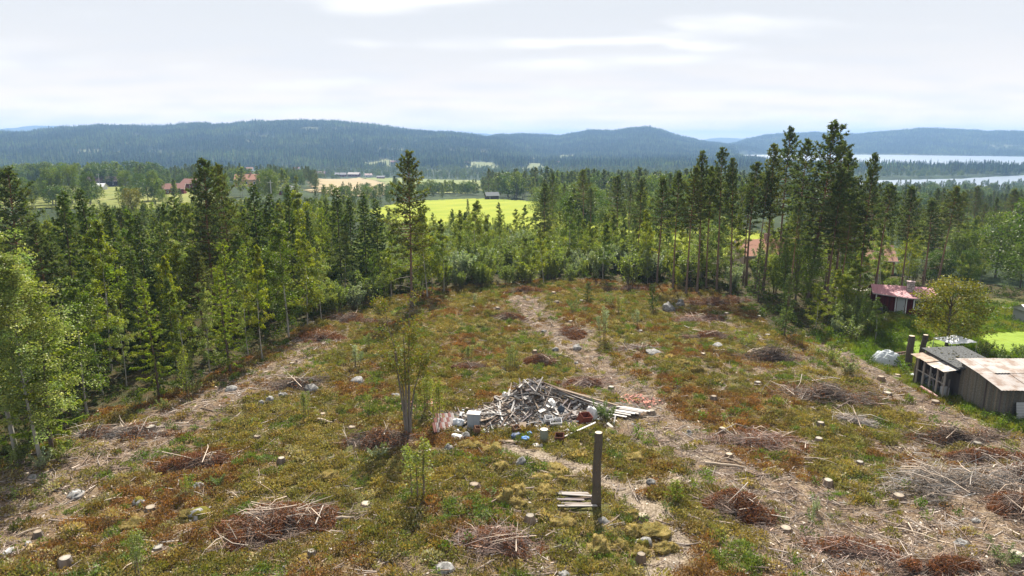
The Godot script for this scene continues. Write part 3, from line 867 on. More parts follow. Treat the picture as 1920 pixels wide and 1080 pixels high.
	wood(shrubs, 2.2, [
		[0.78, "willow", 1.8, 4.4, "silvery green willow bush in the thicket between the clearing and the bright field"],
		[0.16, "birch", 4.5, 8.0, "slender young birch rising from the willow thicket"],
		[0.04, "spruce", 2.5, 4.5, "small spruce rising from the willow thicket"]], "thicket behind the clearing",
		func(p: Vector2) -> bool: return clear_of_hand(p, 0.8) and rng.randf() < 0.8)
	var right_wood := PackedVector2Array([Vector2(20.61, -78.12), Vector2(25.84, -73.23), Vector2(26.13, -67.63), Vector2(27.47, -62.91), Vector2(32.23, -64.39), Vector2(40.56, -72.12), Vector2(55.54, -90.2), Vector2(86.69, -113.3), Vector2(105.98, -111.65), Vector2(396.78, -427.09), Vector2(282.01, -384.29), Vector2(179.61, -310.39), Vector2(100.96, -214.48), Vector2(53.9, -131.03), Vector2(35.74, -102.34), Vector2(26.44, -97.91)])
	wood(right_wood, 3.4, [
		[0.16, "pine", 11.0, 15.0, "slim pine in the open stand behind the cottage"],
		[0.40, "birch", 5.0, 9.0, "leafy birch in the open stand behind the cottage"],
		[0.03, "broadleaf", 5.0, 7.0, "round leafy tree in the stand behind the cottage"],
		[0.32, "willow", 1.5, 4.0, "green bush under the pines behind the cottage"],
		[0.10, "spruce", 5.0, 9.0, "spruce in the open stand behind the cottage"]], "stand of trees behind the cottage",
		func(p: Vector2) -> bool: return clear_of_hand(p, 1.6) and p.distance_to(Vector2(41.6, -70.84)) > 7.0 and p.distance_to(Geometry2D.get_closest_point_to_segment(p, Vector2(39.99, -68.98), Vector2(33.71, -58.43))) > 4.0 and not Geometry2D.is_point_in_polygon(p, yard) and rng.randf() < clampf(80.0 / p.length(), 0.35, 0.8))
	wood(PackedVector2Array([Vector2(25.06, -64.68), Vector2(26.69, -61.02), Vector2(28.38, -58.24), Vector2(32.05, -58), Vector2(35.54, -64.75), Vector2(30.4, -62.64), Vector2(27.47, -62.91)]), 1.9, [
		[0.5, "willow", 1.4, 3.2, "leafy bush at the foot of the tall pines"], [0.25, "spruce", 2.5, 4.5, "young dark spruce at the foot of the tall pines"]], "undergrowth at the foot of the tall pines",
		func(p: Vector2) -> bool: return clear_of_hand(p, 1.0))
	wood(PackedVector2Array([Vector2(37.77, -51.78), Vector2(39.1, -50.39), Vector2(44.25, -49.8), Vector2(48.57, -55.01), Vector2(43.5, -54.92), Vector2(40.04, -55.78)]), 1.2, [[0.9, "shrub", 1.0, 1.7, "dark green hedge shrub behind the grey shed"]], "hedge behind the shed", func(_p: Vector2) -> bool: return true)
	wood(PackedVector2Array([Vector2(32.05, -58), Vector2(35.88, -60.61), Vector2(36.43, -61.6), Vector2(33.03, -59.89)]), 1.6, [[0.8, "shrub", 0.5, 1.2, "low garden shrub before the red cottage"]], "garden shrubs by the cottage", func(_p: Vector2) -> bool: return true)
	wood(PackedVector2Array([Vector2(10.42, -257.07), Vector2(35.79, -229.11), Vector2(51.03, -191.49), Vector2(59.99, -173.5), Vector2(54.89, -151.36), Vector2(35.36, -131.63), Vector2(16.41, -130.05), Vector2(8.35, -151.61)]), 7.5, [
		[0.34, "birch", 7.0, 11.0, "birch standing in the near end of the bright field"], [0.3, "pine", 11.0, 15.0, "pine standing in the near end of the bright field"], [0.36, "broadleaf", 7.0, 11.0, "round leafy tree in the near end of the bright field"]], "trees in the near end of the bright field",
		func(_p: Vector2) -> bool: return rng.randf() < 0.9)
	# the wood beyond the bright field and round the far meadow
	wood(PackedVector2Array([Vector2(-15.08, -352.84), Vector2(10.13, -325.74), Vector2(40.38, -258.93), Vector2(56, -210.56), Vector2(70.26, -194.83), Vector2(145.59, -374.19), Vector2(161.45, -533.92), Vector2(62.66, -577.75), Vector2(-15.85, -511.15)]), 9.0, [
		[0.42, "far_pine", 11.0, 16.0, "dark pine in the wood beyond the bright field"], [0.3, "far_birch", 10.0, 14.0, "leafy birch in the wood beyond the bright field"], [0.28, "far_broadleaf", 10.0, 14.0, "round leafy tree in the wood beyond the bright field"]], "trees of the wood beyond the bright field",
		func(_p: Vector2) -> bool: return rng.randf() < 0.8)
	wood(PackedVector2Array([Vector2(73.67, -180.29), Vector2(192.15, -332.33), Vector2(300.72, -410.06), Vector2(446.89, -461.94), Vector2(869.69, -904.85), Vector2(689.8, -947.35), Vector2(506.34, -947.35), Vector2(195.01, -482.71)]), 10.0, [
		[0.34, "far_pine", 11.0, 15.0, "dark pine on the slope towards the lake"], [0.3, "far_birch", 9.0, 12.0, "leafy birch on the slope towards the lake"], [0.36, "far_broadleaf", 9.0, 13.0, "round leafy tree on the slope towards the lake"]], "trees on the slope towards the lake",
		func(p: Vector2) -> bool: return rng.randf() < clampf(200.0 / p.length(), 0.3, 0.85))
	wood(PackedVector2Array([Vector2(-223.79, -247.76), Vector2(-124, -209.17), Vector2(-89.66, -212.96), Vector2(-103.98, -252.28), Vector2(-128.01, -249.33), Vector2(-179.35, -274.74), Vector2(-280.81, -311.7)]), 9.0, [
		[0.5, "far_broadleaf", 5.0, 9.0, "round leafy tree in the row before the farm meadow"], [0.3, "far_birch", 6.0, 9.0, "birch in the row before the farm meadow"], [0.2, "far_spruce", 6.0, 10.0, "spruce in the row before the farm meadow"]], "tree row before the farm meadow", func(_p: Vector2) -> bool: return rng.randf() < 0.85)
	wood(PackedVector2Array([Vector2(-389.03, -432.95), Vector2(-266.65, -415.02), Vector2(-188.35, -368.42), Vector2(-221.6, -434.02), Vector2(-340.42, -530.52), Vector2(-838.8, -934.87)]), 11.0, [
		[0.6, "far_broadleaf", 10.0, 15.0, "round leafy tree at the rear edge of the farm meadow"], [0.4, "far_birch", 10.0, 14.0, "birch at the rear edge of the farm meadow"]], "trees at the farm meadow", func(_p: Vector2) -> bool: return rng.randf() < 0.75)
	wood(PackedVector2Array([Vector2(-63.95, -227.85), Vector2(-47.79, -235.51), Vector2(-49.9, -356.69), Vector2(-22.93, -368.98), Vector2(-23.13, -497.15), Vector2(-81.61, -478.26), Vector2(-91.45, -327.25)]), 10.0, [
		[0.5, "far_broadleaf", 4.5, 7.5, "round leafy tree between the bright field and the tan field"], [0.35, "far_birch", 5.0, 8.0, "birch between the bright field and the tan field"], [0.15, "far_spruce", 5.0, 8.0, "spruce between the bright field and the tan field"]], "trees between the fields", func(_p: Vector2) -> bool: return rng.randf() < 0.75)
	wood(PackedVector2Array([Vector2(-89.66, -212.96), Vector2(-61.69, -219.63), Vector2(-97.35, -339.1), Vector2(-118.14, -287.1)]), 10.0, [
		[0.5, "far_birch", 8.0, 12.0, "birch beside the farm road"], [0.3, "far_spruce", 8.0, 12.0, "spruce beside the farm road"]], "trees by the farm road", func(_p: Vector2) -> bool: return rng.randf() < 0.55)


var fields := []

func far_forest() -> void:
	var bright := PackedVector2Array([Vector2(-50.36, -239.06), Vector2(-51.71, -288.73), Vector2(-42.64, -322.51), Vector2(-26.38, -339.29), Vector2(-14.77, -345.5), Vector2(9.81, -315.23), Vector2(37.46, -240), Vector2(52.48, -197.08), Vector2(69.78, -170.55), Vector2(53.06, -124.01), Vector2(30.48, -113.28), Vector2(19.72, -131.57), Vector2(4.67, -148.35), Vector2(-13.5, -156.1), Vector2(-31.52, -182.8)])
	draped("field", bright, Color(0.155, 0.195, 0.018), Color(0.215, 0.235, 0.026), "bright yellow-green hayfield between the clearing and the far wood", 90, 0.2, 0.5)
	var farm := PackedVector2Array([Vector2(-389.03, -432.95), Vector2(-260.76, -405.78), Vector2(-184.88, -361.57), Vector2(-123.86, -295.54), Vector2(-94.89, -229.92), Vector2(-108.11, -210.02), Vector2(-125.16, -211.15), Vector2(-223.79, -247.76)])
	draped("field", farm, Color(0.10, 0.125, 0.03), Color(0.17, 0.17, 0.05), "sunny meadow round the red farm barns", 70, 0.2)
	var tan := PackedVector2Array([Vector2(-216.3, -752.72), Vector2(-233.2, -1034.18), Vector2(-181.91, -923.05), Vector2(-101.74, -597.03), Vector2(-71.59, -409.81), Vector2(-80.28, -322.93), Vector2(-93.42, -330.69)])
	draped("field", tan, Color(0.23, 0.185, 0.105), Color(0.28, 0.22, 0.13), "tan harvested field in the valley", 50, 0.4, 0.25)
	var strip := PackedVector2Array([Vector2(-230.34, -1035.68), Vector2(-171.44, -1032.4), Vector2(-37.8, -889.13), Vector2(-20.79, -446.5), Vector2(-46.46, -427.61), Vector2(-76.1, -454.06), Vector2(-97.47, -582.45), Vector2(-181.36, -923.89)])
	draped("field", strip, Color(0.12, 0.155, 0.04), Color(0.17, 0.175, 0.065), "pale green field strip beside the tan one", 50, 0.4)
	var specks := [PackedVector2Array([Vector2(-321.27, -1469.61), Vector2(-245.95, -1465.45), Vector2(-275.9, -1639.3), Vector2(-313.37, -1714.96), Vector2(-312.78, -1655), Vector2(-318.4, -1593.01), Vector2(-342.95, -1570.56)]), PackedVector2Array([Vector2(-107, -1478.6), Vector2(-26.27, -1421.2), Vector2(-33.43, -1672.29), Vector2(-102.59, -1668.36)]), PackedVector2Array([Vector2(15.29, -1322.27), Vector2(70.59, -1347.16), Vector2(82.16, -1780.76), Vector2(33.54, -1744.96)]), PackedVector2Array([Vector2(139.67, -2089.67), Vector2(200.57, -2140.31), Vector2(222.11, -2413.18), Vector2(170.63, -2472.17)]), PackedVector2Array([Vector2(-163.05, -419.86), Vector2(-146.97, -402.37), Vector2(-497.77, -1366.06), Vector2(-514.88, -1364.01)]), PackedVector2Array([Vector2(34.79, -1810.6), Vector2(109.31, -2032.38), Vector2(119.77, -2294.57), Vector2(44.75, -2081.83)])]
	var say := ["small pale meadow beside the red valley farm", "narrow green meadow in the valley wood", "little tan field before the valley village", "small meadow high on the opposite valley side", "steep green paddock beside the red-roofed house", "thin pale field next to the valley village"]
	for i in specks.size():
		draped("field", specks[i], Color(0.095, 0.12, 0.045), Color(0.15, 0.15, 0.07), say[i], 24, 0.8)
	fields = [bright, farm, tan, strip]
	fields.append_array(specks)

	# clumps of small trees for the hills, single trees of several kinds for the valley
	var clumps := []
	for k in 6:
		var s := Shape.new()
		for i in 15:
			var o := Vector3(rr(-15, 15), -1.5, rr(-15, 15))
			if rng.randf() < 0.72:
				var h := rr(12, 21)
				var col := shade(Color(0.072, 0.112, 0.038), 0.6)
				s.tube([o, o + Vector3.UP * h * 0.5], [0.2, 0.12], 3, Color(0.14, 0.09, 0.06), Color(0.16, 0.09, 0.06))
				for t in 7:
					var y := h * (0.22 + 0.78 * t / 7.0) + 0.5
					var w := h * 0.17 * (1.12 - t / 7.0) * rr(0.8, 1.2)
					for j in 6:
						var a := TAU * j / 6.0 + t * 0.9
						s.spike(o + Vector3(0, y + h * 0.13, 0), Vector3(cos(a) * w, -h * 0.15 * rr(0.6, 1.2), sin(a) * w), Vector3(-sin(a), 0, cos(a)) * w * 0.42, shade(col, 0.2))
			else:
				var h := rr(9, 14)
				var col := shade(Color(0.10, 0.135, 0.04), 0.35)
				for j in 46:
					var u := unit()
					var q := o + Vector3(u.x * h * 0.24, h * 0.6 + u.y * h * 0.38, u.z * h * 0.24)
					var w := unit() * h * 0.16
					s.leaf(q, w, w.cross(unit()).normalized() * h * 0.07, shade(col, 0.25))
		clumps.append(s.mesh())
	var at := []
	for k in 6: at.append([])
	var step := 22.0
	var poly := PackedVector2Array()
	var r := 1450.0
	while r < 4950.0:
		var n := int(1.7 * r / step)
		for i in n:
			var az := -0.85 + 1.7 * (i + rr(0, 1)) / n
			var rad := r + rr(0, step)
			if rad > 3900.0 and az < 0.2: continue
			var x := rad * sin(az); var z := -rad * cos(az)
			var h := macro_h(x, z)
			if h < LAKE + 1.2: continue
			var cut := noise.get_noise_2d(x * 0.045 + 100.0, z * 0.075)
			if cut > 0.34 and rng.randf() < 0.75 and h > -20.0: continue
			var hit := false
			for f in fields:
				if Geometry2D.is_point_in_polygon(Vector2(x, z), f): hit = true; break
			if hit or (h < -30.0 and rng.randf() < 0.25): continue
			var k := rng.randi() % 6
			var d := 14.0
			var gx := (ground_h(x + d, z) - ground_h(x - d, z)) / (2.0 * d)
			var gz := (ground_h(x, z + d) - ground_h(x, z - d)) / (2.0 * d)
			var a := rr(0, TAU)
			var s := rr(0.7, 1.0)
			var bx := Vector3(cos(a), 0, sin(a)) * s
			var bz := Vector3(-sin(a), 0, cos(a)) * s
			bx.y = bx.x * gx + bx.z * gz
			bz.y = bz.x * gx + bz.z * gz
			at[k].append([Transform3D(bx, Vector3.UP * s * rr(0.8, 1.15), bz, Vector3(x, ground_h(x, z), z)), noise.get_noise_2d(x * 0.05, z * 0.05)])
		r += step
	for k in 6:
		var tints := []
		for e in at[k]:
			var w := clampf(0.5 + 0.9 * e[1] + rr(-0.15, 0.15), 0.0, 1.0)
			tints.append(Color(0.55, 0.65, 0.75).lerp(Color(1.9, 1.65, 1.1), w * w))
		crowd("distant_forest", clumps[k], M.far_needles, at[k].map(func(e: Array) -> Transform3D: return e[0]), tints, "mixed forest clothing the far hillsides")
	var singles := {"far_pine": [], "far_spruce": [], "far_birch": [], "far_broadleaf": []}
	r = 400.0
	while r < 1480.0:
		var gap := 8.5 + (r - 400.0) * 0.004
		var n := int(1.62 * r / gap)
		for i in n:
			var az := -0.81 + 1.62 * (i + rr(0, 1)) / n
			var rad := r + rr(0, gap)
			var x := rad * sin(az); var z := -rad * cos(az)
			var p := Vector2(x, z)
			var open := noise.get_noise_2d(x * 0.12 + 60.0, z * 0.12)
			if open < -0.28 and rad < 1250.0: continue
			if macro_h(x, z) < LAKE + 0.8: continue
			var hit := false
			for f in fields:
				if Geometry2D.is_point_in_polygon(p, f): hit = true; break
			for q in houses_at:
				var q3 := Vector3(q[0], q[1], q[2])
				if p.distance_to(Vector2(q3.x, q3.y)) < q3.z * 0.9 + 4.0: hit = true; break
				var to := Vector2(q3.x, q3.y)
				var f := p.dot(to) / to.length_squared()
				if f > 0.86 and f < 1.0 and p.distance_to(to * f) < q3.z * 0.55: hit = true; break   # the yards in front of the houses are open
			if hit: continue
			var pick := noise.get_noise_2d(x * 0.3, z * 0.3) + rr(-0.35, 0.35)
			var kind: String = "far_pine" if pick < -0.18 else "far_spruce" if pick < 0.08 else "far_birch" if pick < 0.26 else "far_broadleaf"
			singles[kind].append(Transform3D(Basis(Vector3.UP, rr(0, TAU)).scaled(Vector3.ONE * rr(0.5, 0.85)), Vector3(x, ground_h(x, z) - 0.3, z)))
		r += gap
	var sizes := 0
	for kind in singles:
		var vars_: Array = kinds[kind][3]
		for v in vars_.size():
			var mine := []
			for i in singles[kind].size():
				if i % vars_.size() == v: mine.append(singles[kind][i])
			crowd("valley_forest", vars_[v][1], M[kinds[kind][4][v % kinds[kind][4].size()]], mine, [], "woods of mixed trees spread over the valley")
			sizes += mine.size()
	print("hill clumps ", at.map(func(q: Array) -> int: return q.size()), " valley trees ", sizes)


func crowd(called: String, m: Mesh, material: Material, where: Array, tints: Array, label := "") -> void:
	var mm := MultiMesh.new()
	mm.transform_format = MultiMesh.TRANSFORM_3D
	mm.use_colors = tints.size() > 0
	mm.mesh = m
	mm.instance_count = where.size()
	for i in where.size():
		mm.set_instance_transform(i, where[i])
		if tints.size(): mm.set_instance_color(i, tints[i])
	var o := MultiMeshInstance3D.new()
	o.name = numbered(called)
	o.multimesh = mm
	o.material_override = material
	add_child(o, true)
	tag(o, label, "", "", "stuff")


# ---------------------------------------------------------------- the clearing

func blob(s: Shape, size: Vector3, rough: float, seed_: int, col: Color, col2: Color, rings := 9, cols := 14, flat_below := -0.35) -> void:
	var g := []
	for i in rings + 1:
		var row := []
		for j in cols:
			var t := PI * i / rings
			var d := Vector3(sin(t) * cos(TAU * j / cols), cos(t), sin(t) * sin(TAU * j / cols))
			var k := 1.0 + rough * (fine.get_noise_3d(d.x * 2.2 + seed_ * 7.0, d.y * 2.2, d.z * 2.2) + 0.5 * fine.get_noise_3d(d.x * 6.0, d.y * 6.0 + seed_, d.z * 6.0))
			var p := d * k
			p.y = maxf(p.y, flat_below)
			row.append(p * size)
		g.append(row)
	for i in rings:
		for j in cols:
			var u := (j + 1) % cols
			var c: Color = col.lerp(col2, clampf(0.5 + 1.6 * fine.get_noise_3d(g[i][j].x * 4.0 / size.x, g[i][j].z * 4.0 / size.z, seed_), 0.0, 1.0))
			if i > 0: s.tri(g[i][j], g[i + 1][u], g[i][u], shade(c, 0.06))
			if i < rings - 1: s.tri(g[i][j], g[i + 1][j], g[i + 1][u], shade(c, 0.06))
	# round the normals off
	var sum := {}
	for i in s.v.size():
		var key := s.v[i].snapped(Vector3.ONE * 0.001)
		sum[key] = sum.get(key, Vector3.ZERO) + s.n[i]
	for i in s.v.size():
		s.n[i] = (s.n[i] * 0.6 + (sum[s.v[i].snapped(Vector3.ONE * 0.001)] as Vector3).normalized()).normalized()


func stick(s: Shape, a: Vector3, d: Vector3, l: float, r: float, col: Color, bend := 0.12) -> void:
	var side := d.cross(unit()).normalized() * l * bend * rr(-1, 1)
	s.tube([a, a + d * l * 0.5 + side, a + d * l], [r, r * 0.75, r * 0.25], 3, col, col)


var bare := []   # where nothing grows: x, z, radius

func is_bare(p: Vector2, spare := 0.0) -> bool:
	for b in bare:
		if absf(p.x - b.x) < b.z + spare and absf(p.y - b.y) < b.z + spare and Vector2(b.x, b.y).distance_to(p) < b.z + spare: return true
	return false


func stump(x: float, z: float, dia: float, h: float, look: String, pale := 1.0) -> void:
	var o := thing("tree_stump", "", "tree stump", on_ground(x, z), rr(0, TAU), "sawn stumps across the clearing")
	var s := Shape.new()
	bare.append(Vector3(x, z + dia * 0.4, dia * 0.95))
	var bark := shade(Color(0.17, 0.13, 0.10), 0.2)
	var sides := 14
	var foot := []; var top := []
	for i in sides:
		var a := TAU * i / sides
		var k := 1.0 + 0.16 * fine.get_noise_2d(cos(a) * 3.0 + x, sin(a) * 3.0 + z)
		foot.append(Vector3(cos(a), 0, sin(a)) * dia * (0.66 + 0.26 * maxf(0.0, sin(a * 4.0 + x))) * k + Vector3.DOWN * 0.12)
		top.append(Vector3(cos(a), 0, sin(a)) * dia * 0.5 * k + Vector3.UP * h)
	for i in sides:
		var u := (i + 1) % sides
		s.quad(foot[i], top[i], top[u], foot[u], shade(bark, 0.2))
	part(o, "bark", s.mesh(), M.bark)
	var f := Shape.new()
	var face := shade(Color(0.30, 0.265, 0.22), 0.25) * pale
	face.a = 1.0
	for ring in 3:
		var r0 := ring / 3.0; var r1 := (ring + 1) / 3.0 * (0.93 if ring == 2 else 1.0)
		for i in sides:
			var u := (i + 1) % sides
			var c := Vector3.UP * (h + 0.006)
			f.quad(c + (top[i] - Vector3.UP * h) * r0, c + (top[i] - Vector3.UP * h) * r1, c + (top[u] - Vector3.UP * h) * r1, c + (top[u] - Vector3.UP * h) * r0, shade(face * (1.0 - 0.13 * ring), 0.1))
	part(o, "sawn_face", f.mesh(), M.wood)
	later(o, "stump", look)


func rock(x: float, z: float, w: float, h: float, look: String, moss := false, tone := 1.0) -> void:
	var o := thing("boulder" if w > 0.6 else "stone", "", "boulder" if w > 0.6 else "stone", on_ground(x, z), rr(0, TAU), "stones lying about the clearing")
	var s := Shape.new()
	bare.append(Vector3(x, z + w * 0.25, w * 0.62))
	blob(s, Vector3(w * 0.5, h * 0.8, w * rr(0.34, 0.5)), 0.42, int(absf(x * 13.0)) % 50, Color(0.18, 0.175, 0.165) * tone, Color(0.32, 0.31, 0.30) * tone)
	part(o, "rock", s.mesh(), M.stone)
	if moss:
		var g := Shape.new()
		blob(g, Vector3(w * 0.44, h * 0.75, w * 0.4), 0.35, int(absf(z * 11.0)) % 50, Color(0.20, 0.16, 0.04), Color(0.12, 0.12, 0.03))
		part(o, "moss_cushion", g.mesh(), M.moss).position = Vector3(-w * 0.12, h * 0.1, w * 0.05)
	later(o, "stone", look)


func moss_mound(x: float, z: float, w: float, h: float, tone: float) -> void:
	var o := thing("moss_mound", "", "moss mound", on_ground(x, z), rr(0, TAU), "cushions of yellow moss")
	var s := Shape.new()
	bare.append(Vector3(x, z, w * 0.5))
	blob(s, Vector3(w * 0.55, h, w * 0.46), 0.75, int(absf(x * 17.0 + z)) % 60, Color(0.33, 0.25, 0.105) * tone, Color(0.19, 0.16, 0.06) * tone, 12, 20, -0.15)
	part(o, "moss", s.mesh(), M.moss)
	var t := Shape.new()
	for i in int(700 * w):
		var d := unit()
		d.y = absf(d.y)
		var dn := 1.0 + 0.75 * (fine.get_noise_3d(d.x * 2.2 + (int(absf(x * 17.0 + z)) % 60) * 7.0, d.y * 2.2, d.z * 2.2) + 0.5 * fine.get_noise_3d(d.x * 6.0, d.y * 6.0 + int(absf(x * 17.0 + z)) % 60, d.z * 6.0))
		var q := d * dn * Vector3(w * 0.55, h, w * 0.46) * 0.97
		t.spike(q, (d + unit() * 0.6) * 0.07, unit() * 0.014, shade(Color(0.33, 0.255, 0.105) * tone, 0.45))
	tag(part(o, "moss_tips", t.mesh(), M.heath), "", "", "", "stuff")
	later(o, "mound", "yellow-brown moss cushion" if tone > 0.9 else "olive moss cushion")


func brush_pile(x: float, z: float, rx: float, rz: float, h: float, turn: float, twigs: int, tone: Color, rust: float, pale: int, label: String) -> void:
	var o := thing("brush_pile", label, "brush pile", on_ground(x, z), turn, "heaps of brushwood left by the felling")
	h *= 1.3
	for i in 5: bare.append(Vector3(x + rx * 0.18 * (i - 2) * cos(turn) * 1.6, z - rx * 0.18 * (i - 2) * sin(turn) * 1.6 + 0.25, rz * 0.72))
	twigs = int(twigs * 1.2)
	var ragged := func(a: float) -> float: return 0.7 + 1.1 * fine.get_noise_2d(cos(a) * 3.0 + x * 5.0, sin(a) * 3.0 + z * 5.0)
	var s := Shape.new()
	for i in twigs:
		var a := rr(0, TAU)
		var k := pow(rng.randf(), 0.6)
		var p: Vector3 = Vector3(cos(a) * rx * k, 0, sin(a) * rz * k) * (ragged.call(a) as float) * (1.0 if i % 9 else 1.5)
		var up := h * (1.0 - k * k) * rr(0.1, 1.0) * (0.75 + 1.3 * fine.get_noise_2d((p.x + x) * 1.1, (p.z + z) * 1.1))
		p.y = ground_h(x + p.x * cos(turn) + p.z * sin(turn), z - p.x * sin(turn) + p.z * cos(turn)) - o.position.y + up
		var d := Vector3(rr(-1, 1) + (0.9 if rng.randf() < 0.5 else -0.9), rr(-0.25, 0.35), rr(-0.9, 0.9)).normalized()
		var l := rr(0.4, 1.2) * (1.0 if i % 5 else 1.8)
		stick(s, p - d * l * 0.4, d, l * 1.15, rr(0.008, 0.022), shade(tone * (1.0 if i % 6 else 1.9), 0.45), 0.2)
		if i % 2 == 0:
			stick(s, p + d * l * 0.1, (d + unit() * 0.8).normalized(), l * 0.5, 0.006, shade(tone, 0.35))
		if i % 3 == 0:
			stick(s, p, (d + unit() * 0.9).normalized(), l * 0.4, 0.005, shade(tone, 0.35))
	tag(part(o, "twigs", s.mesh(), M.twig), "", "", "", "stuff")
	if rust > 0.0:
		var g := Shape.new()
		for i in int(twigs * 13 * rust):
			var a := rr(0, TAU)
			var k := pow(rng.randf(), 0.55)
			var p := Vector3(cos(a) * rx * k, 0, sin(a) * rz * k)
			if fine.get_noise_2d((p.x + x) * 1.6, (p.z + z) * 1.6) < -0.06: continue
			p.y = ground_h(x + p.x * cos(turn) + p.z * sin(turn), z - p.x * sin(turn) + p.z * cos(turn)) - o.position.y + h * (1.0 - k * k) * rr(0.2, 1.05)
			var w := (unit() + Vector3(0.5, 0.2, 0)).normalized() * rr(0.07, 0.2)
			g.spike(p, w, w.cross(unit()).normalized() * 0.026, shade(Color(0.185, 0.082, 0.046), 0.5))
		tag(part(o, "dead_needles", g.mesh(), M.heath), "rust-red dead needles", "", "", "stuff")
	for i in pale:   # the thick pale boughs that show singly
		var b := Shape.new()
		var a := rr(0, TAU)
		var k := rr(0.1, 0.95)
		var p := Vector3(cos(a) * rx * k, h * (1.0 - k * k) * rr(0.7, 1.0) + 0.05, sin(a) * rz * k)
		var d := Vector3(rr(-1, 1), rr(-0.1, 0.3), rr(-0.8, 0.8)).normalized()
		var l := rr(0.9, 2.5)
		var col := shade(Color(0.42, 0.35, 0.285), 0.2)
		stick(b, p - d * l * 0.5, d, l, rr(0.02, 0.035), col, 0.22)
		stick(b, p, (d + unit() * 0.6).normalized(), l * 0.45, 0.015, col)
		part(o, "bough", b.mesh(), M.twig)


